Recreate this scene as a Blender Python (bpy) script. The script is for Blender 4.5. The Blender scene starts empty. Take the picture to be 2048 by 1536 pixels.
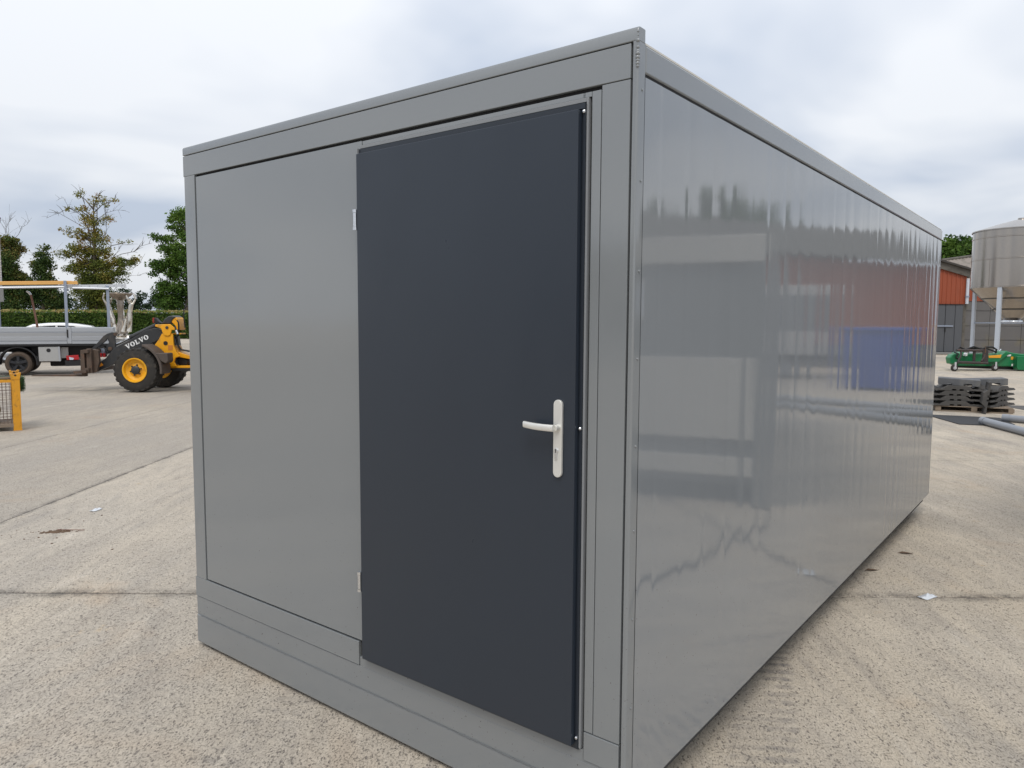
import bpy, bmesh, math, random
import numpy as np
from mathutils import Vector, Matrix
R = math.radians
random.seed(7)
rng = np.random.default_rng(7)
sc = bpy.context.scene
COL = sc.collection

# ------------------------------------------------------------------ camera
YAW, PITCH, ROLL = -0.6604, -0.0834, 0.0049
CAM = Vector((1.1008, -2.0157, 1.7284))
cy_, sy_, cp_, sp_ = math.cos(YAW), math.sin(YAW), math.cos(PITCH), math.sin(PITCH)
fwd = Vector((sy_ * cp_, cy_ * cp_, sp_)); rgt = Vector((cy_, -sy_, 0)); upv = rgt.cross(fwd)
r2 = math.cos(ROLL) * rgt + math.sin(ROLL) * upv
u2 = -math.sin(ROLL) * rgt + math.cos(ROLL) * upv
cd = bpy.data.cameras.new('camera'); cam = bpy.data.objects.new('camera', cd); COL.objects.link(cam)
cd.sensor_width = 36; cd.lens = 1488.15 / 2048 * 36; cd.clip_start = .05; cd.clip_end = 3000
m3 = Matrix((r2, u2, -fwd)).transposed()
cam.matrix_world = Matrix.Translation(CAM) @ m3.to_4x4()
sc.camera = cam

# ------------------------------------------------------------------ view, sky, sun
vs = sc.view_settings
vs.view_transform = 'Standard'; vs.look = 'None'; vs.gamma = 1; vs.use_curve_mapping = False
vs.exposure = 0.0
SUN_EL, SUN_AZ = R(56), R(150)          # azimuth clockwise from +Y: veiled sun high behind the camera
w = bpy.data.worlds.new('World'); sc.world = w; w.use_nodes = True
wn, wl = w.node_tree.nodes, w.node_tree.links
wn.clear()
def N(t, **k):
    n = wn.new(t)
    for a, b in k.items(): setattr(n, a, b)
    return n
out = N('ShaderNodeOutputWorld'); bg = N('ShaderNodeBackground'); bg.inputs[1].default_value = .1
wl.new(bg.outputs[0], out.inputs[0])
sky = N('ShaderNodeTexSky', sky_type='NISHITA'); sky.sun_disc = False
sky.sun_elevation = SUN_EL; sky.sun_rotation = SUN_AZ; sky.air_density = 1.3; sky.dust_density = 2.5
tc = N('ShaderNodeTexCoord'); sep = N('ShaderNodeSeparateXYZ'); wl.new(tc.outputs['Generated'], sep.inputs[0])
def wmath(op, a, b=None, clamp=False):
    n = N('ShaderNodeMath', operation=op); n.use_clamp = clamp
    for i, v in enumerate((a, b)):
        if v is None: continue
        if isinstance(v, (int, float)): n.inputs[i].default_value = v
        else: wl.new(v, n.inputs[i])
    return n.outputs[0]
zc = wmath('MAXIMUM', sep.outputs[2], 0.0)
den = wmath('ADD', zc, .22)
comb = N('ShaderNodeCombineXYZ')
wl.new(wmath('DIVIDE', sep.outputs[0], den), comb.inputs[0]); wl.new(wmath('DIVIDE', sep.outputs[1], den), comb.inputs[1])
nz = N('ShaderNodeTexNoise'); nz.inputs['Scale'].default_value = .95; nz.inputs['Detail'].default_value = 4; nz.inputs['Roughness'].default_value = .5
nz.inputs['Distortion'].default_value = .35
wl.new(comb.outputs[0], nz.inputs['Vector'])
cr = N('ShaderNodeValToRGB'); wl.new(nz.outputs[0], cr.inputs[0])
cr.color_ramp.elements[0].position = .36; cr.color_ramp.elements[0].color = (5.7, 6.45, 7.75, 1)
cr.color_ramp.elements[1].position = .57; cr.color_ramp.elements[1].color = (9.2, 9.5, 10.0, 1)
grad = wmath('ADD', wmath('MULTIPLY', zc, .55), .88)      # overcast sky: brighter towards the zenith
mul = N('ShaderNodeVectorMath', operation='SCALE'); wl.new(cr.outputs[0], mul.inputs[0]); wl.new(grad, mul.inputs['Scale'])
mx = N('ShaderNodeMix', data_type='RGBA'); mx.inputs['Factor'].default_value = .93
wl.new(sky.outputs[0], mx.inputs['A']); wl.new(mul.outputs[0], mx.inputs['B'])
wl.new(mx.outputs['Result'], bg.inputs[0])

sd = bpy.data.lights.new('sun', 'SUN'); sun = bpy.data.objects.new('sun', sd); COL.objects.link(sun)
sd.energy = 1.5; sd.angle = R(24); sd.color = (1, .95, .87)
sdir = Vector((math.sin(SUN_AZ) * math.cos(SUN_EL), math.cos(SUN_AZ) * math.cos(SUN_EL), math.sin(SUN_EL)))
sun.rotation_euler = sdir.to_track_quat('Z', 'Y').to_euler(); sun.location = (0, 0, 30)

# ------------------------------------------------------------------ helpers
class M:
    """collects simple solids and builds ONE mesh object"""
    def __init__(s): s.v = []; s.f = []
    def add(s, vs_, fs_):
        o = len(s.v); s.v += [tuple(a) for a in vs_]; s.f += [tuple(i + o for i in f) for f in fs_]; return s
    def box(s, x0, x1, y0, y1, z0, z1):
        return s.add([(x0,y0,z0),(x1,y0,z0),(x1,y1,z0),(x0,y1,z0),(x0,y0,z1),(x1,y0,z1),(x1,y1,z1),(x0,y1,z1)],
                     [(3,2,1,0),(4,5,6,7),(0,1,5,4),(1,2,6,5),(2,3,7,6),(3,0,4,7)])
    def prism(s, poly, y0, y1):              # polygon in (x, z) extruded along y
        a = sum(poly[i][0]*poly[(i+1)%len(poly)][1]-poly[(i+1)%len(poly)][0]*poly[i][1] for i in range(len(poly)))
        if a < 0: poly = poly[::-1]
        n = len(poly)
        vs_ = [(x, y0, z) for x, z in poly] + [(x, y1, z) for x, z in poly]
        return s.add(vs_, [tuple(range(n)), tuple(range(2*n-1, n-1, -1))] + [(i, i+n, (i+1)%n+n, (i+1)%n) for i in range(n)])
    def plate(s, poly, z0, z1):              # polygon in (x, y) extruded along z
        a = sum(poly[i][0]*poly[(i+1)%len(poly)][1]-poly[(i+1)%len(poly)][0]*poly[i][1] for i in range(len(poly)))
        if a < 0: poly = poly[::-1]
        n = len(poly)
        vs_ = [(x, y, z0) for x, y in poly] + [(x, y, z1) for x, y in poly]
        return s.add(vs_, [tuple(range(n-1,-1,-1)), tuple(range(n, 2*n))] + [(i, (i+1)%n, (i+1)%n+n, i+n) for i in range(n)])
    def tube(s, pts, rad, n=8, caps=True):   # round bar through points, radius per point
        pts = [Vector(p) for p in pts]
        if not isinstance(rad, (list, tuple)): rad = [rad]*len(pts)
        o = len(s.v); k = len(pts); ref = None
        for i, p in enumerate(pts):
            t = (pts[min(i+1,k-1)] - pts[max(i-1,0)]).normalized()
            if ref is None: ref = Vector((0,0,1)) if abs(t.z) < .9 else Vector((1,0,0))
            a = ref - t*ref.dot(t)
            if a.length < 1e-5: a = t.orthogonal()
            a.normalize(); ref = a; b = t.cross(a)
            for j in range(n):
                an = 2*math.pi*j/n
                s.v.append(tuple(p + (a*math.cos(an) + b*math.sin(an))*rad[i]))
        for i in range(k-1):
            for j in range(n):
                s.f.append((o+i*n+j, o+i*n+(j+1)%n, o+(i+1)*n+(j+1)%n, o+(i+1)*n+j))
        if caps:
            s.f.append(tuple(o+j for j in range(n-1,-1,-1))); s.f.append(tuple(o+(k-1)*n+j for j in range(n)))
        return s
    def lathe(s, prof, n=32, axis='z', c=(0,0,0)):   # prof: (radius, height) list
        o = len(s.v); k = len(prof)
        for r, h in prof:
            for j in range(n):
                an = 2*math.pi*j/n; a, b = r*math.cos(an), r*math.sin(an)
                s.v.append((c[0]+a, c[1]+b, c[2]+h) if axis=='z' else (c[0]+a, c[1]+h, c[2]-b))
        for i in range(k-1):
            for j in range(n):
                s.f.append((o+i*n+j, o+i*n+(j+1)%n, o+(i+1)*n+(j+1)%n, o+(i+1)*n+j))
        return s
    def build(s, name, mat, parent=None, off=(0,0,0), bevel=0, smooth=35, seg=2):
        me = bpy.data.meshes.new(name)
        ox, oy, oz = off
        me.from_pydata([(x-ox,y-oy,z-oz) for x,y,z in s.v], [], s.f)
        bm = bmesh.new(); bm.from_mesh(me); bmesh.ops.recalc_face_normals(bm, faces=bm.faces); bm.to_mesh(me); bm.free()
        if smooth:
            me.shade_smooth(); me.set_sharp_from_angle(angle=R(smooth))
        me.materials.append(mat)
        o = bpy.data.objects.new(name, me); COL.objects.link(o)
        if parent: o.parent = parent
        if bevel:
            b = o.modifiers.new('bevel', 'BEVEL'); b.width = bevel; b.segments = seg; b.limit_method = 'ANGLE'; b.angle_limit = R(40)
            if smooth: b.harden_normals = True
        return o
def tag(o, label=None, cat=None, group=None, kind=None):
    for k, v in (('label',label),('category',cat),('group',group),('kind',kind)):
        if v: o[k] = v
    return o
def thing(name, label, cat, loc=(0,0,0), rz=0, group=None):
    e = bpy.data.objects.new(name, None); COL.objects.link(e); e.empty_display_size = .2
    e.location = loc; e.rotation_euler = (0,0,rz)
    return tag(e, label, cat, group)
def copy_tree(o, parent=None):
    c = o.copy(); COL.objects.link(c); c.parent = parent
    for ch in list(o.children): copy_tree(ch, c)
    return c

# yard axes: slab joints, truck, loader and barn all follow them
UA = math.atan2(.6134, .7898)
U = Vector((math.cos(UA), math.sin(UA), 0)); V = Vector((-math.sin(UA), math.cos(UA), 0))
U0, V0 = CAM.dot(U), CAM.dot(V)
def yard(u, v, z=0): return U*u + V*v + Vector((0,0,z))
F = 1488.15
class Sheet:
    """side elevation of a thing measured at its own distance d (m); gives metres in the thing's own frame"""
    def __init__(s, px0, d, rot=0):
        s.px0, s.d = px0, d; s.u0 = (px0-1024)/F*d; s.c, s.s = math.cos(rot), math.sin(rot)
        s.loc = yard(U0+s.u0, V0+d); s.rz = UA+rot
    def x(s, px, y=0):
        k = (px-1024)/F
        return (k*(s.d+y*s.c) - s.u0 + y*s.s)/(s.c-k*s.s)
    def z(s, px, py, y=0): return CAM.z + (643.5+(px-1024)*.0049-py)/F*(s.d+s.x(px,y)*s.s+y*s.c)
    def p(s, px, py, y=0): return (s.x(px,y), s.z(px,py,y))
    def p3(s, px, py, y=0): return (s.x(px,y), y, s.z(px,py,y))
    def poly(s, pts, y=0): return [s.p(a,b,y) for a,b in pts]

# ------------------------------------------------------------------ materials
def mat(name, col, rough=.5, metal=0, spec=.5, vary=0, vscale=3, bump=0, bscale=40, stretch=None, coat=0, dirt=None, dscale=2, trans=0, ior=1.5, alpha=1):
    m = bpy.data.materials.new(name); m.use_nodes = True
    nt = m.node_tree; n, l = nt.nodes, nt.links; p = n['Principled BSDF']
    p.inputs['Base Color'].default_value = (*col, 1); p.inputs['Roughness'].default_value = rough
    p.inputs['Metallic'].default_value = metal; p.inputs['Specular IOR Level'].default_value = spec
    p.inputs['Coat Weight'].default_value = coat; p.inputs['IOR'].default_value = ior
    p.inputs['Transmission Weight'].default_value = trans; p.inputs['Alpha'].default_value = alpha
    vec = None
    if vary or bump or dirt:
        t = n.new('ShaderNodeTexCoord'); mp = n.new('ShaderNodeMapping'); l.new(t.outputs['Object'], mp.inputs[0])
        if stretch: mp.inputs['Scale'].default_value = stretch
        vec = mp.outputs[0]
    c = None
    if vary:
        z = n.new('ShaderNodeTexNoise'); z.inputs['Scale'].default_value = vscale; z.inputs['Detail'].default_value = 5; l.new(vec, z.inputs['Vector'])
        x = n.new('ShaderNodeMix'); x.data_type = 'RGBA'; l.new(z.outputs[0], x.inputs['Factor'])
        x.inputs['A'].default_value = (*[max(0,a*(1-vary)) for a in col], 1); x.inputs['B'].default_value = (*[a*(1+vary) for a in col], 1)
        c = x.outputs['Result']
        rr = n.new('ShaderNodeMapRange'); l.new(z.outputs[0], rr.inputs[0]); rr.inputs[3].default_value = max(0, rough-.06); rr.inputs[4].default_value = min(1, rough+.06)
        l.new(rr.outputs[0], p.inputs['Roughness'])
    if dirt:
        z = n.new('ShaderNodeTexNoise'); z.inputs['Scale'].default_value = dscale; z.inputs['Detail'].default_value = 8; z.inputs['Roughness'].default_value = .7; l.new(vec, z.inputs['Vector'])
        r = n.new('ShaderNodeMapRange'); l.new(z.outputs[0], r.inputs[0]); r.inputs[1].default_value = .52; r.inputs[2].default_value = .68
        x = n.new('ShaderNodeMix'); x.data_type = 'RGBA'; l.new(r.outputs[0], x.inputs['Factor'])
        if c: l.new(c, x.inputs['A'])
        else: x.inputs['A'].default_value = (*col, 1)
        x.inputs['B'].default_value = (*dirt, 1); c = x.outputs['Result']
    if c: l.new(c, p.inputs['Base Color'])
    if bump:
        z = n.new('ShaderNodeTexNoise'); z.inputs['Scale'].default_value = bscale; z.inputs['Detail'].default_value = 4; l.new(vec, z.inputs['Vector'])
        b = n.new('ShaderNodeBump'); b.inputs['Strength'].default_value = bump; b.inputs['Distance'].default_value = .01
        l.new(z.outputs[0], b.inputs['Height']); l.new(b.outputs[0], p.inputs['Normal'])
    return m

def concrete(name, worn=0):
    m = bpy.data.materials.new(name); m.use_nodes = True
    n, l = m.node_tree.nodes, m.node_tree.links; p = n['Principled BSDF']; p.inputs['Roughness'].default_value = .9; p.inputs['Specular IOR Level'].default_value = .25
    g = n.new('ShaderNodeNewGeometry')
    rot = n.new('ShaderNodeMapping'); rot.inputs['Rotation'].default_value = (0,0,-UA); l.new(g.outputs['Position'], rot.inputs[0])
    def mp(sx, sy):
        a = n.new('ShaderNodeMapping'); a.inputs['Scale'].default_value = (sx, sy, 1); l.new(rot.outputs[0], a.inputs[0]); return a.outputs[0]
    def noise(vec, sc_, det=4, ro=.55, dist=0):
        a = n.new('ShaderNodeTexNoise'); a.inputs['Scale'].default_value = sc_; a.inputs['Detail'].default_value = det; a.inputs['Roughness'].default_value = ro
        a.inputs['Distortion'].default_value = dist; l.new(vec, a.inputs['Vector']); return a.outputs[0]
    def rng_(v, a, b, c=0, d=1):
        r = n.new('ShaderNodeMapRange'); l.new(v, r.inputs[0])
        for i, q in enumerate((a,b,c,d)): r.inputs[i+1].default_value = q
        return r.outputs[0]
    def mix(f, a, b, mode='MIX'):
        x = n.new('ShaderNodeMix'); x.data_type = 'RGBA'; x.blend_type = mode
        if isinstance(f, (int,float)): x.inputs['Factor'].default_value = f
        else: l.new(f, x.inputs['Factor'])
        for k, q in (('A',a),('B',b)):
            if isinstance(q, tuple): x.inputs[k].default_value = (*q,1)
            else: l.new(q, x.inputs[k])
        return x.outputs['Result']
    c = mix(rng_(noise(mp(1,.8), .55, 6, .6), .35, .65), (.485,.412,.318), (.625,.545,.435))
    c = mix(rng_(noise(mp(1,.35), 1.7, 5, .65, .4), .46, .60, 0, .75), c, (.385,.34,.29))         # greyer worn bands
    c = mix(rng_(noise(mp(1.4,.5), .23, 4, .6, .8), .48, .64, 0, .75), c, (.36,.33,.295))           # big tyre-grey drifts
    c = mix(rng_(noise(mp(1,.22), 4.2, 6, .75), .57, .72, 0, .65), c, (.72,.66,.57))             # pale scuffs
    c = mix(rng_(noise(mp(1,.8), 3.1, 7, .72), .64, .71, 0, .5), c, (.56,.38,.18))            # rusty / ochre specks
    c = mix(rng_(noise(mp(1,.7), 7, 7, .7), .35, .68, 0, .4), c, (.33,.285,.23))
    c = mix(rng_(noise(mp(1,1), 38, 3, .6), .3, .7), c, mix(.5, c, (.62,.55,.45)))
    c = mix(rng_(noise(mp(1,.12), 9, 6, .72, .3), .50, .66, 0, .55), c, (.36,.315,.265))       # brushed streaks
    c = mix(rng_(noise(mp(1.2,.3), .9, 6, .7, 1.2), .56, .68, 0, .6), c, (.32,.29,.255))        # tyre and water stains
    c = mix(rng_(noise(mp(1,.9), .8, 5, .6, .6), .58, .70, 0, .5), c, (.50,.385,.275))          # pinkish clay dust
    if worn: c = mix(worn, c, (.27,.245,.215))
    dn = n.new('ShaderNodeTexNoise'); dn.inputs['Scale'].default_value = 60; dn.inputs['Detail'].default_value = 3; l.new(rot.outputs[0], dn.inputs['Vector'])
    ds = n.new('ShaderNodeVectorMath'); ds.operation = 'MULTIPLY_ADD'; l.new(dn.outputs['Color'], ds.inputs[0]); ds.inputs[1].default_value = (.016,.016,0); l.new(rot.outputs[0], ds.inputs[2])
    mv = n.new('ShaderNodeMapping'); mv.inputs['Scale'].default_value = (1,.5,1); l.new(ds.outputs[0], mv.inputs[0])
    vo = n.new('ShaderNodeTexVoronoi'); vo.inputs['Scale'].default_value = 85; l.new(mv.outputs[0], vo.inputs['Vector'])
    sp_c = n.new('ShaderNodeSeparateColor'); l.new(vo.outputs['Color'], sp_c.inputs[0])
    lim = rng_(sp_c.outputs[0], .25, 1, -.02, .46)
    pv = n.new('ShaderNodeMath'); pv.operation = 'SUBTRACT'; l.new(lim, pv.inputs[0]); l.new(vo.outputs['Distance'], pv.inputs[1])
    pn = rng_(noise(mp(1,.6), 120, 6, .8), .545, .65, 0, .8)
    pm = n.new('ShaderNodeMath'); pm.operation = 'MAXIMUM'; l.new(rng_(pv.outputs[0], -.02, .14), pm.inputs[0]); l.new(pn, pm.inputs[1]); pit = pm.outputs[0]
    pit2 = rng_(noise(mp(1,.38), 44, 5, .75), .64, .70)
    fine = rng_(noise(mp(1,.6), 210, 4, .7), .3, .7, .80, 1.14)
    c = mix(pit, c, mix(.66, c, (.10,.09,.085)))
    c = mix(pit2, c, mix(.6, c, (.09,.085,.085)))
    sx = n.new('ShaderNodeSeparateXYZ'); l.new(rot.outputs[0], sx.inputs[0])
    for k_, at_, wd in ((1,2.33,.10),(0,-4.73,.07)):       # dirt gathered along the open joints
        d1 = n.new('ShaderNodeMath'); d1.operation = 'SUBTRACT'; l.new(sx.outputs[k_], d1.inputs[0]); d1.inputs[1].default_value = at_
        d2 = n.new('ShaderNodeMath'); d2.operation = 'ABSOLUTE'; l.new(d1.outputs[0], d2.inputs[0])
        d3 = n.new('ShaderNodeMath'); d3.operation = 'MULTIPLY'; l.new(rng_(d2.outputs[0], .005, wd, 1, 0), d3.inputs[0]); l.new(rng_(noise(mp(1,1), 4.5, 7, .8), .42, .60), d3.inputs[1])
        c = mix(d3.outputs[0], c, mix(.8, c, (.085,.078,.072)))
    def ma(op, a, b):
        x = n.new('ShaderNodeMath'); x.operation = op
        for i_, q_ in enumerate((a,b)):
            if isinstance(q_, (int,float)): x.inputs[i_].default_value = q_
            else: l.new(q_, x.inputs[i_])
        return x.outputs[0]
    tt = ma('SUBTRACT', ma('SUBTRACT', sx.outputs[0], ma('MULTIPLY', sx.outputs[1], .33)), .605)   # across the wheel tracks
    for t0, t1, per, stg in ((-.30,0,.075,.55),(-.15,0,.075,.45),(-2.40,-2.30,.095,.5),(-2.27,-2.18,.095,.45),(2.9,3.2,.08,.4),(5.2,5.5,.08,.4)):
        bx_ = ma('MULTIPLY', rng_(tt, t0-.02, t0+.03), rng_(tt, t1-.02, t1+.015, 1, 0))
        wv = rng_(ma('SINE', ma('ADD', ma('MULTIPLY', sx.outputs[1], 6.2832/per), ma('MULTIPLY', tt, 9)), 0), -.5, .4)
        k_ = ma('MULTIPLY', ma('MULTIPLY', bx_, wv), ma('MULTIPLY', rng_(noise(mp(1,1), 3.3, 5, .7), .38, .6, .1, stg), rng_(noise(mp(1,1), 24, 5, .75), .36, .58)))
        c = mix(k_, c, (.20,.185,.175))
    oi = n.new('ShaderNodeObjectInfo')
    c = mix(1, c, rng_v(n, l, oi.outputs['Random'], .93, 1.05), 'MULTIPLY')
    c = mix(1, c, rng_v(n, l, fine, 0, 1, raw=True), 'MULTIPLY')
    l.new(c, p.inputs['Base Color'])
    a1 = n.new('ShaderNodeMath'); a1.operation = 'MULTIPLY_ADD'; l.new(pit, a1.inputs[0]); a1.inputs[1].default_value = -1
    l.new(noise(mp(1,.35), 55, 6, .65), a1.inputs[2])
    a2 = n.new('ShaderNodeMath'); a2.operation = 'MULTIPLY_ADD'; l.new(pit2, a2.inputs[0]); a2.inputs[1].default_value = -1.2; l.new(a1.outputs[0], a2.inputs[2])
    b = n.new('ShaderNodeBump'); b.inputs['Strength'].default_value = .8; b.inputs['Distance'].default_value = .005
    l.new(a2.outputs[0], b.inputs['Height']); l.new(b.outputs[0], p.inputs['Normal'])
    return m
def rng_v(n, l, v, lo, hi, raw=False):
    cx = n.new('ShaderNodeCombineColor')
    if not raw:
        r = n.new('ShaderNodeMapRange'); l.new(v, r.inputs[0]); r.inputs[3].default_value = lo; r.inputs[4].default_value = hi; v = r.outputs[0]
    for i in range(3): l.new(v, cx.inputs[i])
    return cx.outputs[0]

def leafmat(name, cols):
    m = bpy.data.materials.new(name); m.use_nodes = True
    n, l = m.node_tree.nodes, m.node_tree.links; p = n['Principled BSDF']; p.inputs['Roughness'].default_value = .65; p.inputs['Specular IOR Level'].default_value = .2
    at = n.new('ShaderNodeAttribute'); at.attribute_name = 'tint'
    cr_ = n.new('ShaderNodeValToRGB'); cr_.color_ramp.interpolation = 'LINEAR'
    e = cr_.color_ramp.elements
    for i, (q, c) in enumerate(cols):
        if i < 2: e[i].position = q; e[i].color = (*c,1)
        else: x = e.new(q); x.color = (*c,1)
    l.new(at.outputs['Fac'], cr_.inputs[0]); l.new(cr_.outputs[0], p.inputs['Base Color'])
    tr = n.new('ShaderNodeBsdfTranslucent'); l.new(cr_.outputs[0], tr.inputs[0])
    mx_ = n.new('ShaderNodeMixShader'); mx_.inputs[0].default_value = .3
    l.new(p.outputs[0], mx_.inputs[1]); l.new(tr.outputs[0], mx_.inputs[2])
    l.new(mx_.outputs[0], n['Material Output'].inputs[0])
    return m

# speckled satin coating of the cabin (mud splashes low down are dirt with a shape of their own)
def coating(name, col, rough, spec=.5, lines=0, splash=True, ior=1.5, peel=.05):
    m = mat(name, col, rough, spec=spec, ior=ior)
    n, l = m.node_tree.nodes, m.node_tree.links; p = n['Principled BSDF']
    g = n.new('ShaderNodeNewGeometry')
    z = n.new('ShaderNodeTexNoise'); z.inputs['Scale'].default_value = .9; z.inputs['Detail'].default_value = 3; l.new(g.outputs['Position'], z.inputs['Vector'])
    x = n.new('ShaderNodeMix'); x.data_type = 'RGBA'; l.new(z.outputs[0], x.inputs['Factor'])
    x.inputs['A'].default_value = (*[a*.94 for a in col],1); x.inputs['B'].default_value = (*[a*1.06 for a in col],1); c = x.outputs['Result']
    if splash:
        vo = n.new('ShaderNodeTexNoise'); vo.inputs['Scale'].default_value = 95; vo.inputs['Detail'].default_value = 2; l.new(g.outputs['Position'], vo.inputs['Vector'])
        r = n.new('ShaderNodeMapRange'); l.new(vo.outputs[0], r.inputs[0]); r.inputs[1].default_value = .715; r.inputs[2].default_value = .735
        se = n.new('ShaderNodeSeparateXYZ'); l.new(g.outputs['Position'], se.inputs[0])
        hh = n.new('ShaderNodeMapRange'); l.new(se.outputs[2], hh.inputs[0]); hh.inputs[1].default_value = .75; hh.inputs[2].default_value = 1.15; hh.inputs[3].default_value = .8; hh.inputs[4].default_value = 0
        mu = n.new('ShaderNodeMath'); mu.operation = 'MULTIPLY'; l.new(r.outputs[0], mu.inputs[0]); l.new(hh.outputs[0], mu.inputs[1])
        y = n.new('ShaderNodeMix'); y.data_type = 'RGBA'; l.new(mu.outputs[0], y.inputs['Factor']); l.new(c, y.inputs['A']); y.inputs['B'].default_value = (.06,.055,.05,1); c = y.outputs['Result']
    l.new(c, p.inputs['Base Color'])
    mz = n.new('ShaderNodeMapping'); l.new(g.outputs['Position'], mz.inputs[0]); mz.inputs['Scale'].default_value = (1,1,.45)
    z2 = n.new('ShaderNodeTexNoise'); z2.inputs['Scale'].default_value = 3.5; z2.inputs['Detail'].default_value = 7; z2.inputs['Roughness'].default_value = .65; l.new(mz.outputs[0], z2.inputs['Vector'])
    rz2 = n.new('ShaderNodeMapRange'); l.new(z2.outputs[0], rz2.inputs[0]); rz2.inputs[1].default_value = .3; rz2.inputs[2].default_value = .7
    rz2.inputs[3].default_value = rough*.75; rz2.inputs[4].default_value = rough*1.35; l.new(rz2.outputs[0], p.inputs['Roughness'])
    # orange-peel relief / fine vertical rolling lines
    mp = n.new('ShaderNodeMapping'); l.new(g.outputs['Position'], mp.inputs[0])
    mp.inputs['Scale'].default_value = (1,1,.012) if lines else (1,1,1)
    q = n.new('ShaderNodeTexNoise'); q.inputs['Scale'].default_value = 160 if lines else 7; q.inputs['Detail'].default_value = 3; l.new(mp.outputs[0], q.inputs['Vector'])
    b = n.new('ShaderNodeBump'); b.inputs['Strength'].default_value = lines if lines else peel; b.inputs['Distance'].default_value = .001 if lines else .01
    l.new(q.outputs[0], b.inputs['Height']); l.new(b.outputs[0], p.inputs['Normal'])
    return m

K = {}
K['conc'] = concrete('brushed_concrete'); K['conc2'] = concrete('worn_concrete', .36)
K['seal'] = mat('joint_seal', (.07,.065,.06), .95, vary=.4, vscale=8)
K['grey'] = coating('grey_coating', (.208,.222,.231), .11, ior=1.8, peel=.035)
K['gloss'] = coating('grey_gloss_panel', (.232,.248,.262), .06, lines=.07, ior=1.9)
K['door'] = coating('anthracite_coating', (.0225,.0305,.044), .34, splash=False, peel=.015)
K['doorframe'] = mat('anthracite_edge', (.018,.024,.034), .4)
K['black'] = mat('black_gap_shade', (.008,.008,.009), .8)  # groove shade put into the colour of the backing
K['lite'] = mat('pale_trim', (.24,.25,.26), .35)
K['steel'] = mat('satin_steel', (.74,.73,.69), .42, metal=.45, vary=.08, vscale=20)
K['zinc'] = mat('zinc_plated', (.75,.77,.80), .25, metal=1)
K['rooflite'] = mat('pale_roof_sheet', (.62,.60,.55), .6)
K['under'] = mat('dark_underside', (.05,.05,.05), .8)

# ------------------------------------------------------------------ the ground: concrete slabs with sealed joints
JB = [2.33 + 4.73*i for i in range(-3, 12)]          # joints running along U
JBM = [b for b in JB if not 5 < b < 30]
JBL = [-11.86,-3.1,24,36,54]                          # left of the long joint the bays are longer
JA = [-46.6,-41.7,-36.8,-31.9,-27.0,-22.1,-17.2,-12.2,-7.22,-4.73,.1,13.2,18.2,23.2]   # joints running along V
gm = M()
gx = yard(0, 30)
big = 900
gm.add([tuple(yard(-big,-big,-.02)), tuple(yard(big,-big,-.02)), tuple(yard(big,big,-.02)), tuple(yard(-big,big,-.02))], [(0,1,2,3)])
ground = tag(gm.build('concrete_yard', K['conc']), kind='structure')
GAP = .007
for i in range(len(JA)-1):
    old = JA[i+1] <= -4.7; JJ = JBL if old else (JBM if JA[i+1] < 1 else JB)
    for j in range(len(JJ)-1):
        a0, a1, b0, b1 = JA[i]+GAP, JA[i+1]-GAP, JJ[j]+GAP, JJ[j+1]-GAP
        if i and JA[i] == -7.22: a0 += -.003
        t = random.uniform(-.0025, 0)
        q = M().box(-(a1-a0)/2, (a1-a0)/2, -(b1-b0)/2, (b1-b0)/2, -.12, 0)
        o = q.build('slab', K['conc2' if old else 'conc'], ground, bevel=.004, smooth=0, seg=1)
        o.location = yard((a0+a1)/2, (b0+b1)/2, t); o.rotation_euler = (0,0,UA)
for a in JA:
    q = M(); pts = []; k = 60
    L0, L1 = JB[0], JB[-1]
    for s_ in (-1, 1):
        for i in range(k+1):
            b = L0+(L1-L0)*(i if s_ < 0 else k-i)/k
            pts.append(tuple(yard(a+s_*(.0075), b))[:2])
    q.plate(pts, -.018, -.0055); q.build('joint_seal', K['seal'], ground, smooth=0)
for b in JB:
    q = M(); pts = [tuple(yard(x, b+s_*.0075))[:2] for x, s_ in ((-4.72 if b in JBM else .11,-1),(JA[-1],-1),(JA[-1],1),(-4.72 if b in JBM else .11,1))]
    q.plate(pts, -.0185, -.006); q.build('joint_seal', K['seal'], ground, smooth=0)

# ------------------------------------------------------------------ the grey cabin
W, H, L = 2.588, 2.6, 5.645
CO = (-1.3, 2.8, 0)
cab = thing('portable_cabin', 'large grey portable cabin with anthracite door filling the middle of the yard', 'cabin', CO)
def cb(name, mt, *boxes, bevel=.0025, parent=cab, smooth=35, label=None):
    q = M()
    for b in boxes: q.box(*b)
    o = q.build(name, K[mt] if isinstance(mt,str) else mt, parent, off=CO, bevel=bevel, smooth=smooth)
    if label: o['label'] = label
    return o
cb('wall_core', 'black', (-W+.02, -.012, .014, .06, .03, 2.56), bevel=0, smooth=0)  # backing blackened so the grooves between front parts look shaded
# outer steel frame
q = M(); ra = .012
def rounded(x0, x1, y0, y1, r, n=5, corners=(1,1,1,1)):
    pts = []
    for k, (cx, cy, a0) in enumerate(((x1-r,y0+r,-90),(x1-r,y1-r,0),(x0+r,y1-r,90),(x0+r,y0+r,180))):
        if corners[k]:
            for i in range(n+1):
                an = R(a0+90*i/n); pts.append((cx+r*math.cos(an), cy+r*math.sin(an)))
        else: pts.append(((x1,y0),(x1,y1),(x0,y1),(x0,y0))[k])
    return pts
q.plate(rounded(-.016, 0, 0, .045, .007, corners=(1,0,0,0)), .02, 2.5)
q.build('corner_post', K['grey'], cab, off=CO)
q = M(); q.plate(rounded(-W+.004, -2.481, .0, .045, .010, corners=(0,0,0,1)), .376, 2.452); q.build('corner_post', K['grey'], cab, off=CO)
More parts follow.
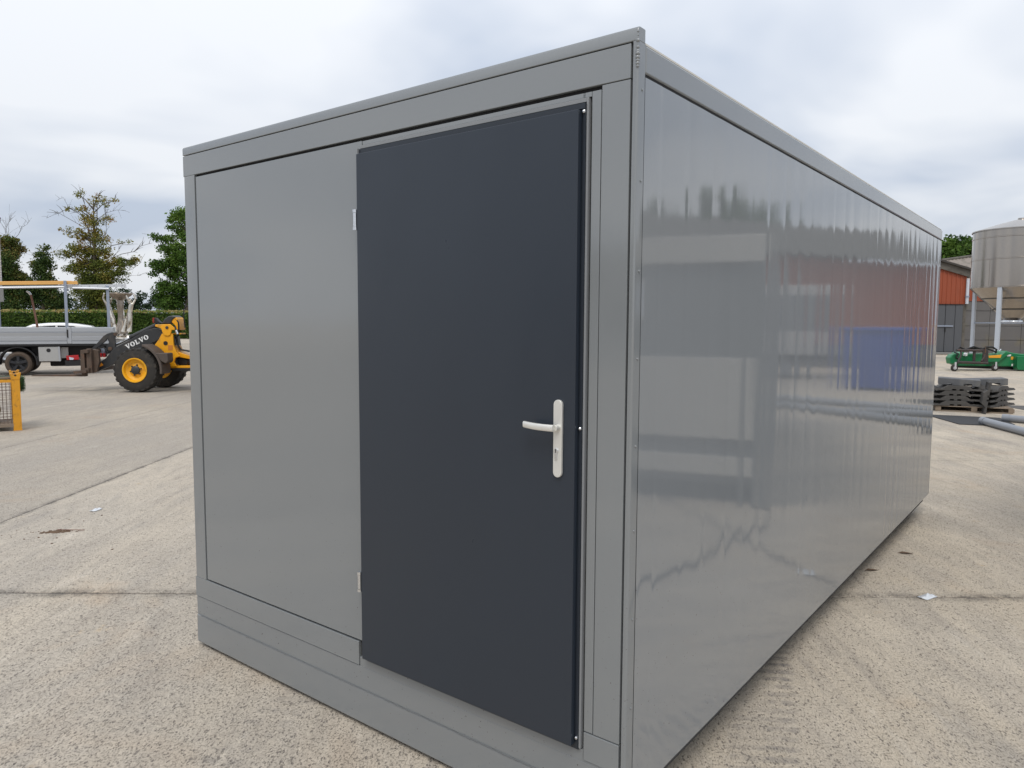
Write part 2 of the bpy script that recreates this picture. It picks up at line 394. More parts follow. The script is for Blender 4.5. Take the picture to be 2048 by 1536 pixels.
# upper rim of the front: rounded along its top
rim = [(.0, 2.5575), (.0, 2.590), (.004, 2.597), (.011, 2.6), (.045, 2.6), (.045, 2.5575)]
q = M(); n_ = len(rim)
q.add([(-W, y, z) for y, z in rim] + [(0, y, z) for y, z in rim], [tuple(range(n_)), tuple(range(2*n_-1,n_-1,-1))] + [(i,(i+1)%n_,(i+1)%n_+n_,i+n_) for i in range(n_)])
q.build('roof_rim', K['grey'], cab, off=CO, bevel=.003)
cb('fascia', 'grey', (-W, -.0245, 0.001, .02, 2.4530, 2.5545))
cb('roof_rim', 'grey', (-.016, 0, .0, .045, 2.5, 2.5575), bevel=0)
# left wall panel and its trims
cb('wall_panel', 'grey', (-2.4695, -1.226, .001, .02, .383, 2.4405), bevel=.0015)
cb('plinth_trim', 'grey', (-W+.003, -1.2800, -.001, .02, .272, .3745), bevel=.0015)
cb('head_trim', 'grey', (-1.2215, -.1885, .001, .02, 2.4235, 2.4385), bevel=.001)
cb('door_trim', 'grey', (-.1865, -.1835+.0, .0012, .02, 2.4235, 2.4385), (-.157, -.1245, .001, .02, .3775, 2.4385), bevel=.001)
cb('head_trim', 'grey', (-.1825, -.1585, .001, .02, 2.4235, 2.4385), bevel=.001)
cb('side_trim', 'grey', (-.1220, -.0245, .001, .02, .3765, 2.4505), bevel=.0015)
cb('plinth_trim', 'grey', (-.1570, -.0245, -.001, .02, .277, .3735), bevel=.0015)
# sill and skid beam
cb('sill_beam', 'grey', (-W+.004, -.0245, .003, .06, .1705, .268), (-1.2775, -.1600, .003, .06, .268, .309), (-.1600,-.0245,.003,.06,.268,.2745), bevel=.0015)
cb('skid_beam', 'grey', (-W, -.0005, .0005, .10, .018, .1685), bevel=.006)
q = M(); pts = []; rr_ = []
for i in range(240):
    x = -2.55+2.53*i/239
    pts.append((x, .0015, .1695+random.uniform(-.0012,.0012))); rr_.append(.0022+random.random()*.0018)
q.tube(pts, rr_, 6); q.build('weld_seam', mat('weld_paint', (.13,.137,.14), .5), cab, off=CO)
q = M()
for zz, r_ in ((2.583,.004),(2.572,.003),(2.557,.006),(2.538,.005),(2.526,.006),(2.520,.007),(2.509,.007),(2.500,.006),(2.492,.006),(2.484,.005)):
    prof = [(.0005, -r_)] + [(r_*math.sin(R(t)), -r_*math.cos(R(t))) for t in range(20,180,20)] + [(.0005, r_)]
    q.lathe(prof, 10, c=(-.0022, .0022, zz))
q.build('weld_bead', K['grey'], cab, off=CO)
# long side: ribbed glossy panel
def side_panel():
    q = M(); y0, y1, z0, z1 = .047, L-.03, .176, 2.462
    ribs = [y0] + [r_ for r_ in [.164+.2005*i for i in range(28)] if y0+.05 < r_ < y1-.05] + [y1]
    cols = []
    for i in range(len(ribs)-1):
        a, b = ribs[i], ribs[i+1]; A = random.uniform(.00024,.00058)*((b-a)/.2)**2; sk = random.uniform(-.00025,.00025)
        k = 14
        for j in range(k):
            t = j/k
            x = A*(1-(2*t-1)**2) + sk*t*(1-t)*(2*t-1)*4
            if t*(b-a) < .009 or (1-t)*(b-a) < .009: x -= .00016
            cols.append((a+(b-a)*t, x, i))
    cols.append((y1, 0, 99))
    nz_ = 15
    for ci, (y, x, i) in enumerate(cols):
        for k in range(nz_):
            z = z0+(z1-z0)*k/(nz_-1)
            q.v.append((.0008+x+.00035*math.sin(z*2.1+i*1.3)*math.sin(y*31.4159)+.0004*math.sin(z*1.1+.4)*math.sin(y*.9), y, z))
    for c_ in range(len(cols)-1):
        for k in range(nz_-1):
            a = c_*nz_+k; q.f.append((a, a+nz_, a+nz_+1, a+1))
    o = q.build('side_panel', K['gloss'], cab, off=CO, smooth=80)
    return o
side_panel()
cb('side_core', 'black', (-.06, -.003, .05, L-.03, .18, 2.53), bevel=0, smooth=0)
cb('corner_post', 'grey', (-.06, .001, L-.028, L, .176, 2.465), bevel=.006)
cb('roof_rail', 'grey', (-.06, .0015, .047, L+.002, 2.4715, 2.5565), bevel=.008)
cb('roof_sheet', 'rooflite', (-W+.03, -.0035, .05, L-.03, 2.5575, 2.5635), bevel=0)
cb('rear_wall', 'grey', (-W, -.062, L-.05, L-.001, .176, 2.555), bevel=.004)
cb('end_wall', 'grey', (-W+.001, -W+.06, .05, L-.052, .176, 2.556), bevel=.004)
cb('floor_frame', 'under', (-W+.1, -.03, .11, L-.1, .12, .172), (-.30,-.16,.11,L-.25,.01,.12), (-W+.1,-W+.24,.11,L-.25,.01,.12), (-W+.25,-.31,L-.4,L-.26,.01,.12), bevel=0)
# rivets down the corner
for zz in (2.421,2.154,1.884,1.616,1.344,1.075,.789,.496,.25):
    q = M(); q.tube([(0,.029,zz),(.0022,.029,zz),(.003,.029,zz)], [.0042,.0040,.0025], 10); q.build('rivet', K['grey'], cab, off=CO)
# door: frame flange, pale gasket, leaf, hinges, handle
dr = M().box(-1.226, -.1875, -.030, -.007, .326, 2.384).build('door', K['door'], cab, off=CO, bevel=.0025)
dr['label'] = 'plain anthracite door leaf'
def dp(name, mt, q, bevel=0, par=None):
    return q.build(name, K[mt] if isinstance(mt,str) else mt, par or cab, off=CO, bevel=bevel)
dp('door_frame', 'doorframe', M().box(-1.224, -.1735, -.0062, .013, .309, 2.4045).box(-1.226,-.1735,-.014,-.0062,2.3875,2.4045).box(-.183,-.1735,-.010,-.0062,.312,2.3875))
dp('gasket', 'lite', M().box(-.1730, -.1655, -.006, .013, .314, 2.4215).box(-1.2300, -.1732, -.006, .013, 2.4085, 2.4215), .001)
dp('gasket', 'lite', M().box(-1.2320, -1.2265, -.022, .0005, .32, 2.4075), .001)
for zz in (2.379, 1.388, .352):
    q = M(); q.lathe([(.0005,-.0175),(.003,-.0172),(.0055,-.015),(.006,-.0102)], 12, 'y', (-.1785,0,zz)); dp('screw', 'zinc', q, par=None)
for z0, z1 in ((2.088,2.169),(.612,.696)):
    q = M(); x = -1.2345
    q.tube([(x,-.031,z0+.013),(x,-.031,z1-.013)], .0075, 12)
    h = dp('hinge', 'zinc', q)
    for a, b in ((z0,z0+.012),(z1-.012,z1)):
        dp('hinge_cap', 'zinc', M().tube([(x,-.031,a),(x,-.031,b)], .0092, 12), par=h)
# handle
q = M(); hx, hw = -.2465, .0165
prof = []
for i in range(13): a = R(180*i/12); prof.append((hx+hw*math.cos(a), 1.462+hw*math.sin(a)))
for i in range(13): a = R(180+180*i/12); prof.append((hx+hw*math.cos(a), 1.241+hw*math.sin(a)))
q.prism(prof, -.041, -.0305)
hd = dp('handle', 'steel', q, .002, par=dr)
q = M(); zl = 1.388
q.tube([(hx+.002,-.040,zl),(hx+.002,-.062,zl)], .0105, 16)
q2 = []
for i in range(9):
    t = i/8; q2.append((hx+.004-.118*t, -.070-.014*math.sin(t*2.2)+.010*t, zl+.001+.004*t*t))
dp('lever_neck', 'steel', q, .001, par=hd)
q = M(); o_ = 0; sec = [(-.0025,-.0085),(.0045,-.0085),(.006,-.004),(.006,.004),(.0045,.0085),(-.0025,.0085),(-.0045,.005),(-.0045,-.005)]
for i, (x, y, z) in enumerate(q2):
    for a, b in sec: q.v.append((x, y+a*1.3, z+b*(1.28-.06*i/8)))
for i in range(8):
    for j in range(8): q.f.append((i*8+j, i*8+(j+1)%8, i*8+8+(j+1)%8, i*8+8+j))
q.f.append(tuple(range(8))); q.f.append(tuple(64+j for j in range(8)))
dp('lever', 'steel', q, .0015, par=hd)
q = M(); q.tube([(hx-.003,-.040,1.312),(hx-.003,-.0455,1.312)], .0085, 16).box(hx-.008,hx+.002,-.0455,-.040,1.283,1.306)
dp('key_cylinder', 'zinc', q, .001, par=hd)
q = M(); q.box(hx-.004,hx-.002,-.0465,-.0452,1.306,1.318)
dp('key_slot', 'black', q, par=hd)

# ------------------------------------------------------------------ more materials
K['yel'] = mat('loader_yellow', (.80,.36,.008), .38, vary=.12, vscale=4, dirt=(.34,.18,.05), dscale=3)
K['rimyel'] = mat('rim_yellow', (.82,.40,.01), .42, vary=.1, vscale=6, dirt=(.42,.2,.04), dscale=5)
K['boom'] = mat('charcoal_paint', (.030,.031,.033), .42, vary=.2, vscale=5, dirt=(.07,.062,.055), dscale=4)
K['tyre'] = mat('tyre_rubber', (.030,.027,.024), .85, vary=.3, vscale=6, bump=.4, bscale=30, dirt=(.075,.062,.048), dscale=4)
K['dusty'] = mat('dusty_tyre_rubber', (.085,.062,.046), .9, vary=.35, vscale=5, dirt=(.05,.042,.036), dscale=3)
K['rust'] = mat('rusty_brown_steel', (.085,.058,.042), .75, vary=.4, vscale=7, bump=.3, bscale=25, dirt=(.16,.08,.045), dscale=6)
K['fend'] = mat('dusty_brown_plastic', (.085,.066,.055), .7, vary=.25, vscale=5)
K['red'] = mat('red_plastic', (.42,.015,.02), .35)
K['orange'] = mat('orange_sticker', (.85,.30,.02), .5)
K['white'] = mat('white_paint', (.80,.80,.79), .35)
K['carwhite'] = mat('car_white', (.80,.80,.80), .15, coat=.6)
K['glass'] = mat('dark_glass', (.012,.016,.02), .05, spec=.8)
K['alu'] = mat('anodised_aluminium', (.46,.48,.51), .42, metal=.75, vary=.08, vscale=4, stretch=(.2,1,6))
K['alubox'] = mat('toolbox_aluminium', (.42,.42,.41), .5, metal=.4, vary=.06, vscale=5)
K['galv'] = mat('galvanised_rack', (.30,.34,.42), .45, metal=.4, vary=.12, vscale=9)
K['ladder'] = mat('ladder_aluminium', (.62,.64,.67), .4, metal=.5)
K['blk'] = mat('black_plastic', (.012,.012,.013), .5)
K['chassis'] = mat('black_chassis', (.010,.010,.011), .7, vary=.3, vscale=5)
K['wood'] = mat('fresh_timber', (.72,.40,.12), .65, vary=.22, vscale=7, stretch=(.15,2,6), bump=.15, bscale=30)
K['palewood'] = mat('pale_pallet_wood', (.23,.18,.135), .75, vary=.25, vscale=6, stretch=(.3,2,5))
K['brownstick'] = mat('worn_handle_wood', (.20,.10,.07), .7, vary=.3, vscale=8)
K['silver'] = mat('silver_statue_metal', (.62,.58,.51), .28, metal=1, vary=.35, vscale=7, bump=.6, bscale=9, dirt=(.16,.13,.11), dscale=5)
K['stone'] = mat('grey_stone', (.22,.22,.215), .8, vary=.15, vscale=4)
K['cratey'] = mat('chipped_yellow_paint', (.66,.30,.015), .5, vary=.15, vscale=6, dirt=(.20,.09,.03), dscale=9)
K['wire'] = mat('rusty_wire', (.12,.07,.05), .7, vary=.3, vscale=20)
K['turf'] = leafmat('artificial_turf', [(0,(.012,.05,.008)),(1,(.05,.15,.025))])
K['sack'] = mat('brown_jute', (.24,.17,.10), .9, vary=.4, vscale=14, bump=.5, bscale=30)
K['lamp'] = mat('clear_lens', (.55,.60,.70), .2)
K['signblue'] = mat('blue_sign', (.02,.07,.45), .4)
K['wallblue'] = mat('blue_grey_render', (.17,.19,.26), .7, vary=.1, vscale=2)
K['bark'] = mat('bark', (.085,.070,.052), .9, vary=.35, vscale=6, bump=.5, bscale=14)

def brickmat(name, a, b, mort, scale=1.0):
    m = bpy.data.materials.new(name); m.use_nodes = True
    n, l = m.node_tree.nodes, m.node_tree.links; p = n['Principled BSDF']; p.inputs['Roughness'].default_value = .85
    t = n.new('ShaderNodeTexCoord'); mp = n.new('ShaderNodeMapping'); l.new(t.outputs['Object'], mp.inputs[0]); mp.inputs['Rotation'].default_value = (R(90),0,0)
    br = n.new('ShaderNodeTexBrick'); l.new(mp.outputs[0], br.inputs['Vector'])
    br.inputs['Color1'].default_value = (*a,1); br.inputs['Color2'].default_value = (*b,1); br.inputs['Mortar'].default_value = (*mort,1)
    br.inputs['Scale'].default_value = scale; br.inputs['Brick Width'].default_value = .30; br.inputs['Row Height'].default_value = .12; br.inputs['Mortar Size'].default_value = .012
    l.new(br.outputs[0], p.inputs['Base Color'])
    bu = n.new('ShaderNodeBump'); bu.inputs['Distance'].default_value = .02; l.new(br.outputs['Fac'], bu.inputs['Height']); bu.invert = True; l.new(bu.outputs[0], p.inputs['Normal'])
    return m
K['brick'] = brickmat('pale_grey_brick', (.50,.47,.46), (.40,.38,.39), (.30,.29,.29))

# ------------------------------------------------------------------ wheels
def wheel(parent, c, r, w_, rim_r, mt_rim, name='wheel', lug=True, hub='boom', nl=22, dish=.10, tyre='tyre'):
    """axis along local y; c = centre of the outer face"""
    cx, y0, cz = c
    q = M(); y1 = y0+w_
    q.lathe([(rim_r, y0+.05), (rim_r*1.02, y0+.015), (r*.80, y0), (r*.93, y0+.03), (r*.965, y0+.07), (r*.965, y1-.07), (r*.93, y1-.03), (r*.8, y1), (rim_r, y1-.02)], 48, 'y', (cx,0,cz))
    whl = q.build(name, K[tyre], parent)
    if lug:
        q = M()
        for sd_ in (0, 1):
            for i in range(nl):
                a = 2*math.pi*(i+.5*sd_)/nl; da = math.pi/nl*.62
                ya, yb = (y0+.012, (y0+y1)/2+.02) if sd_ == 0 else ((y0+y1)/2-.02, y1-.012)
                sk = .9*da*(1 if sd_ == 0 else -1)
                vs_ = []
                for rr, dd in ((r*.90, 1.0), (r*1.0, .78)):
                    for yy, s2 in ((ya, -sk), (yb, sk)):
                        for e in (-1, 1):
                            aa = a+e*da*dd+s2
                            rq = rr if not (rr > r*.95 and ((sd_==0 and yy==ya) or (sd_==1 and yy==yb))) else r*.965
                            vs_.append((cx+rq*math.cos(aa), yy, cz+rq*math.sin(aa)))
                q.add(vs_, [(0,1,3,2),(4,6,7,5),(0,4,5,1),(2,3,7,6),(0,2,6,4),(1,5,7,3)])
        q.build('tread', K['tyre'], whl, smooth=0)
    q = M()
    q.lathe([(rim_r*1.03, y0+.02), (rim_r*1.03, y0-.004), (rim_r*.94, y0-.002), (rim_r*.90, y0+.03), (rim_r*.86, y0+dish*.7), (rim_r*.62, y0+dish), (rim_r*.40, y0+dish*.75), (rim_r*.1, y0+dish*.7)], 36, 'y', (cx,0,cz))
    rm = q.build('rim', K[mt_rim], whl)
    q = M(); q.lathe([(rim_r*.36, y0+dish), (rim_r*.36, y0+dish*.35), (rim_r*.25, y0+dish*.15), (.001, y0+dish*.12)], 20, 'y', (cx,0,cz))
    for i in range(6):
        a = R(60*i+15)
        q.tube([(cx+rim_r*.44*math.cos(a), y0+dish, cz+rim_r*.44*math.sin(a)), (cx+rim_r*.44*math.cos(a), y0+dish*.45, cz+rim_r*.44*math.sin(a))], rim_r*.065, 6)
    q.build('hub', K[hub], whl)
    return whl

# ------------------------------------------------------------------ wheel loader
S = Sheet(267, 17.66)
ld = thing('wheel_loader', 'yellow and black compact wheel loader with VOLVO lettering on its boom', 'loader', S.loc, UA)
def sp(name, mt, pts, y0, th, bevel=.012, par=None, root=ld, sh=S, smooth=35):
    return M().prism(sh.poly(pts, y0), y0, y0+th).build(name, K[mt] if isinstance(mt,str) else mt, par or root, bevel=bevel, smooth=smooth)
wheel(ld, (0, 0, .535), .535, .46, .285, 'rimyel', hub='boom')
wheel(ld, (.02, 1.26, .535), .535, .46, .285, 'rimyel', hub='boom')
wheel(ld, (2.16, 0, .535), .535, .46, .285, 'rimyel', hub='boom')
wheel(ld, (2.16, 1.26, .535), .535, .46, .285, 'rimyel', hub='boom')
# fender over the near wheel
q = M(); oc, ri, ro = (S.x(268,.02), .535), .60, .655
arc = [(oc[0]+ro*math.cos(R(a)), oc[1]+ro*math.sin(R(a))) for a in range(72, -16, -8)] + [(oc[0]+ri*math.cos(R(a)), oc[1]+ri*math.sin(R(a))) for a in range(-8, 73, 8)]
fe = M().prism(arc, -.01, .47).build('fender', K['fend'], ld, bevel=.015)
sp('fender_pad', 'fend', [(303,706),(334,706),(335,722),(330,727),(320,722)], .03, .3, .02, par=fe)
# front frame tower (yellow plates)
tower = [(301,700),(318,678),(324,667),(346,667),(347,690),(352,704),(359,712),(349,716),(347,724),(352,733),(334,733),(333,714),(330,707)]
fr = sp('front_frame', 'yel', tower, .50, .06)
sp('front_frame', 'yel', [(301,700),(318,678),(324,667),(346,667),(347,690),(352,704),(359,712),(352,733),(334,733),(333,714)], 1.0, .06)
sp('frame_core', 'boom', [(318,690),(345,672),(352,728),(334,730)], .57, .42)
sp('pivot_hole', 'blk', [(329+4.2*math.cos(R(a))+2, 686+4.2*math.sin(R(a))) for a in range(0,360,30)], .488, .02, 0, par=fr)
sp('rating_plate', mat('orange_plate', (.55,.20,.03), .6), [(336,690),(345,690),(345,700),(336,700)], .494, .008, 0, par=fr)
sp('decal', mat('brown_decal', (.22,.10,.02), .6), [(338,715),(344,715),(344,716.5),(338,716.5)], .4965, .004, 0, par=fr)
sp('decal', mat('brown_decal_b', (.2,.09,.02), .6), [(338.5,718),(343.5,718),(341,721.5)], .4965, .004, 0, par=fr)
sp('rear_arm', 'yel', [(346,672),(349,690),(355,703),(378,711),(400,716),(400,722),(358,714),(349,705),(346,690)], .62, .35)
sp('belly_frame', 'yel', [(349,731),(400,731),(400,736),(336,736),(336,732)], .55, .5)
sp('belly_pan', 'blk', [(333,736.5),(420,736.5),(420,742),(345,742),(334,739)], .52, .55)
sp('articulation_joint', 'blk', [(352,717),(362,713),(376,722),(372,731),(356,731),(352,726)], .68, .3, .03)
# pivot bracket and humped boom head
sp('boom_bracket', 'yel', [(311,649),(341,648),(349,655),(350,660),(344,660),(341,670),(336,672),(329,671),(325,664),(323,657),(311,653)], .47, .05, .015)
sp('boom_bracket', 'yel', [(311,649),(341,648),(349,655),(350,660),(344,660),(341,670),(336,672),(329,671),(325,664),(323,657),(311,653)], 1.04, .05, .015)
sp('boom_pin', 'boom', [(334.5+3*math.cos(R(a)), 655+3*math.sin(R(a))) for a in range(0,360,30)], .45, .68, .004)
sp('boom_head', 'boom', [(323,648),(330,638),(338,632.5),(346,631),(352,634),(345,640),(343,648)], .55, .45, .03)
sp('head_cover', 'yel', [(343,644),(350,634),(355,636),(358,646),(358,660),(354,660),(352,652),(347,647)], .58, .4, .02)
sp('hose_bracket', 'yel', [(346,666),(362,666),(362,668.5),(346,668.5)], .6, .3, .006)
q = M()
for k in range(3):
    q.tube([S.p3(352,636,.6+.08*k), S.p3(358,645,.6+.08*k), S.p3(358.5,664,.6+.08*k), S.p3(354,675,.62+.08*k), S.p3(356,690,.64+.08*k), S.p3(362,699,.64+.08*k), S.p3(378,702,.66+.08*k), S.p3(392,702,.66+.08*k)], .022, 8)
q.build('hydraulic_hose', K['blk'], ld)
q = M()
for k in range(2): q.tube([S.p3(353,660,.52+.1*k), S.p3(356,668,.52+.1*k)], .035, 10)
q.build('hose_fitting', K['zinc'], ld)
sp('work_lamp', 'blk', [(309,640),(313,635),(318,641),(325,647),(311,647)], .62, .12, .02)
sp('work_lamp_lens', mat('red_lens', (.25,.03,.02), .3), [(306.5,636),(310,635),(310,646),(306.5,645)], .63, .10, .004)
# boom
bm_pts = [(323,659),(309,655.5),(292,661),(260,679),(229,695),(210,716),(193,727),(178,732),(179,744),(190,744),(224,729),(236,719),(281,697),(313,682),(323,675)]
b1 = sp('boom', 'boom', bm_pts, .53, .10, .012)
sp('boom', 'boom', bm_pts, .92, .10, .012)
M().tube([S.p3(250,698,.6), S.p3(250,698,.95)], .05, 10).build('boom_crosstube', K['boom'], ld)
# VOLVO lettering: slab-serif capitals lying on the near boom side
LET = {
 'V': [[(0,1),(.42,1),(.42,.9),(.34,.88),(.53,.32),(.70,.88),(.61,.9),(.61,1),(.95,1),(.95,.9),(.87,.88),(.57,0),(.40,0),(.09,.88),(0,.9)]],
 'L': [[(0,1),(.45,1),(.45,.9),(.35,.88),(.35,.13),(.55,.13),(.66,.36),(.74,.36),(.74,0),(0,0),(0,.1),(.10,.12),(.10,.88),(0,.9)]],
}
ang = math.atan2((S.z(252,698,.53)-S.z(298,676,.53))*-1, S.x(298,.53)-S.x(252,.53))
tx0, tz0 = S.p(253.5, 698.5, .53); hgt = .114; ls = M(); cur = 0
for ch in 'VOLVO':
    def put(a, b): 
        a = (cur+a)*hgt*1.12; b = b*hgt
        return (tx0+a*math.cos(ang)-b*math.sin(ang), tz0+a*math.sin(ang)+b*math.cos(ang))
    if ch == 'O':
        o1 = [put(.47+.46*math.cos(R(a)), .5+.51*math.sin(R(a))) for a in range(0,360,20)]
        i1 = [put(.47+.19*math.cos(R(a)), .5+.37*math.sin(R(a))) for a in range(0,360,20)]
        n_ = 18; vs_ = [(x,.5265,z) for x,z in o1]+[(x,.5265,z) for x,z in i1]+[(x,.531,z) for x,z in o1]+[(x,.531,z) for x,z in i1]
        fs_ = []
        for k in range(n_):
            k2 = (k+1)%n_
            fs_ += [(k,k2,n_+k2,n_+k),(k,2*n_+k,2*n_+k2,k2),(n_+k,n_+k2,3*n_+k2,3*n_+k)]
        ls.add(vs_, fs_); cur += 1.06
    else:
        for pl in LET[ch]: ls.prism([put(a,b) for a,b in pl], .5265, .531)
        cur += 1.0 if ch == 'V' else .84
ls.build('lettering', K['white'], b1, smooth=0)['label'] = 'white slab-serif VOLVO lettering'
sp('warning_sticker', 'orange', [(197,733.5),(205,730),(201,724.5)][::-1], .525, .006, 0, par=b1)
# tilt cylinder above the boom, lift cylinder below
q = M(); q.tube([S.p3(262,675,.76), S.p3(318,649,.76)], .062, 14).tube([S.p3(262,675,.76),S.p3(266,673,.76)], .07, 14); q.build('tilt_cylinder', K['boom'], ld)
M().tube([S.p3(231,690,.76), S.p3(264,674,.76)], .03, 10).build('cylinder_rod', K['zinc'], ld)
M().tube([S.p3(281,702,.76), S.p3(322,684,.76)], .055, 12).build('lift_cylinder', K['boom'], ld)
# tilt lever: curved arm running forward to the coupler
sp('tilt_lever', 'boom', [(233,664.5),(224,664.5),(215,667),(207,672),(196,684),(181,699),(185,702),(201,690),(211,682),(215,677),(218,684),(210,698),(211,708),(221,706),(231,696),(231,684),(230,675),(234,668)], .64, .05, .008)
sp('tilt_lever', 'boom', [(233,664.5),(224,664.5),(215,667),(207,672),(196,684),(181,699),(185,702),(201,690),(211,682),(215,677),(218,684),(210,698),(211,708),(221,706),(231,696),(231,684),(230,675),(234,668)], .86, .05, .008)
M().tube([S.p3(232,668,.6), S.p3(232,668,.95)], .045, 10).build('lever_pin', K['rust'], ld)
M().tube([S.p3(220,697,.60), S.p3(220,697,.66)], .05, 10).build('lever_pin', K['rust'], ld)
q = M()
for k, (a, b) in enumerate(((201,706),(208,706))):
    q.tube([S.p3(a,b,.66+.05*k), S.p3(a,b+8,.66+.05*k)], .032, 10)
q.build('red_coupling', K['red'], ld)
M().prism(S.poly([(199,697),(209,697),(209,706),(199,706)], .7), .7, .8).build('valve_block', K['galv'], ld, bevel=.006)
q = M(); q.tube([S.p3(197,695,.62),S.p3(206,694,.60),S.p3(212,699,.6),S.p3(216,706,.62)], .018, 8); q.build('hydraulic_hose', K['blk'], ld)
# quick coupler, fork carriage and two long forks
for y0 in (.30, 1.05):
    sp('coupler_plate', 'rust', [(184,698),(196,700),(197,722),(192,742),(184,746)], y0, .08, .01)
for y0 in (.20, .70, 1.22):
    sp('carriage_upright', 'rust', [(172,697),(181,697),(182,746),(171,746)], y0, .09, .01)
for y0 in (.20, .95):
    q = M(); q.prism(S.poly([(160,700),(167,699),(168,742),(159,742)], y0), y0, y0+.12)
    x1 = S.x(166, y0); zf = S.z(160,752,y0)
    q.prism([(x1-1.28,zf),(x1-1.25,zf+.018),(x1,zf+.045),(x1,zf-.01),(x1-1.28,zf-.008)], y0, y0+.12)
    q.box(x1-.06, x1+.02, y0+.001, y0+.119, zf-.009, zf+.15)
    q.build('fork', K['rust'], ld, bevel=.006)
sp('carriage_rail', 'rust', [(166,699),(175,699),(175,706),(166,706)], .12, 1.26, .006)
sp('carriage_rail', 'rust', [(166,736),(175,736),(175,744),(166,744)], .12, 1.26, .006)
sp('fork_heel', 'rust', [(143,742),(170,740),(170,746),(145,747)], .06, .12, .006)
# cab and engine end (mostly behind the grey cabin)
q = M(); q.prism([(1.42,.62),(1.36,1.1),(1.50,2.35),(2.5,2.35),(2.62,1.2),(2.55,.62)], .3, 1.42); q.build('driver_cab', K['glass'], ld, bevel=.05)
q = M()
for a, b in (((1.385,.70),(1.40,1.2)), ((1.40,1.2),(1.47,1.7)), ((1.47,1.7),(1.49,2.36)), ((1.49,2.36),(2.52,2.36)), ((2.52,2.36),(2.66,1.2)), ((1.40,.69),(2.6,.69))):
    for y_ in (.285, 1.435): q.tube([(a[0],y_,a[1]),(b[0],y_,b[1])], .045, 8)
q.build('cab_frame', K['boom'], ld)
q = M(); q.prism([(1.345,.80),(1.37,.80),(1.40,1.45),(1.355,1.35)], .26, .34); q.build('cab_edge', K['yel'], ld, bevel=.008)
q = M(); q.prism([(2.62,.6),(2.66,1.15),(3.6,1.05),(3.72,.6)], .3, 1.42); q.build('engine_hood', K['yel'], ld, bevel=.06)
q = M(); q.box(1.2, 3.6, .5, 1.22, .38, .62); q.build('rear_frame', K['boom'], ld, bevel=.02)
q = M(); q.tube([S.p3(371,655,.45), S.p3(369,632,.45), S.p3(370,620,.45), S.p3(374,613,.45), S.p3(381,612,.45)], .014, 8); q.build('mirror_arm', K['blk'], ld)

# ------------------------------------------------------------------ dropside truck
T = Sheet(35, 22.78, R(26))
tk = thing('flatbed_truck', 'dropside flatbed truck with aluminium sides and ladder rack, behind the loader', 'truck', T.loc, T.rz)
def tp(name, mt, pts, y0, th, bevel=.008, par=None): return M().prism(T.poly(pts,y0), y0, y0+th).build(name, K[mt], par or tk, bevel=bevel)
def xz(px, py, y=0): return T.p(px, py, y)
BX0 = T.x(-120)
def side(xa, xb):
    z0, z1 = T.z(80,687.5), T.z(80,655)
    hh = z1-z0
    pr_ = [(.0,1),(-.006,.985),(-.006,.76),(.002,.745),(.016,.735),(.016,.70),(-.014,.685),(-.002,.44),(-.016,.425),(-.012,.20),(.012,.185),(.012,.15),(-.012,.14),(-.012,.0),(.03,.0),(.03,1)]
    q = M(); n_ = len(pr_)
    q.add([(xa,y,z0+hh*f_) for y,f_ in pr_]+[(xb,y,z0+hh*f_) for y,f_ in pr_], [tuple(range(n_)), tuple(range(2*n_-1,n_-1,-1))]+[(i,i+n_,(i+1)%n_+n_,(i+1)%n_) for i in range(n_)])
    q.build('dropside', K['alu'], tk, smooth=20)
side(BX0, T.x(134.5)); side(T.x(144.5), T.x(227))
ps = tp('stake_post', 'alu', [(135.2,654),(143.8,654),(143.8,687),(135.2,687)], -.02, .06)
tp('latch', 'blk', [(134.5,659),(137.5,659),(137.5,676),(134.5,674)], -.045, .025, .004, ps)
q = M(); xb = T.x(227)
q.box(xb-.03, xb, .03, 2.05, T.z(80,687.5), T.z(80,655)); q.build('tailboard', K['alu'], tk, bevel=.004)
q = M(); q.box(BX0, xb, 2.05, 2.08, T.z(80,687.5), T.z(80,655)); q.build('dropside', K['alu'], tk, bevel=.004)
q = M(); q.box(BX0, xb-.02, .0, 2.08, T.z(80,692), T.z(80,688.2)); q.build('bed_floor', K['chassis'], tk)
q = M(); q.box(BX0, T.x(210), .45, .60, T.z(80,704), T.z(80,692.3)).box(BX0, T.x(210), 1.45, 1.6, T.z(80,704), T.z(80,692.3)).box(T.x(60), T.x(75), .3, 1.8, T.z(80,712), T.z(80,694))
q.box(T.x(112), T.x(212), .35, .5, T.z(80,716), T.z(80,693)); q.build('chassis_rail', K['chassis'], tk)
# rear wheels (twin tyres)
for y0, nm in ((.05,'wheel'), (1.72,'wheel')):
    wheel(tk, (T.x(35,.05), y0, .375), .375, .24, .235, 'blk', lug=False, hub='blk', dish=.09, tyre='dusty')
    M().lathe([(.23,y0+.27),(.34,y0+.26),(.37,y0+.30),(.37,y0+.44),(.34,y0+.48),(.23,y0+.47)], 40, 'y', (T.x(35,.05),0,.375)).build('wheel', K['dusty'], tk)
q = M()
for i in range(5):
    a = R(72*i+20); cx, cz = T.x(35,.05), .375
    d_ = Vector((math.cos(a),0,math.sin(a))); p_ = Vector((-math.sin(a),0,math.cos(a)))
    vs_ = [];
    for rr, ww in ((.06,.03),(.225,.045)):
        for yy in (.058,.085):
            for e in (-1,1):
                t = Vector((cx,yy,cz))+d_*rr+p_*ww*e; vs_.append(tuple(t))
    q.add(vs_, [(0,1,3,2),(4,6,7,5),(0,4,5,1),(2,3,7,6),(0,2,6,4),(1,5,7,3)])
q.build('wheel_spokes', mat('gloss_black_alloy', (.02,.022,.028), .2), tk, bevel=.006)
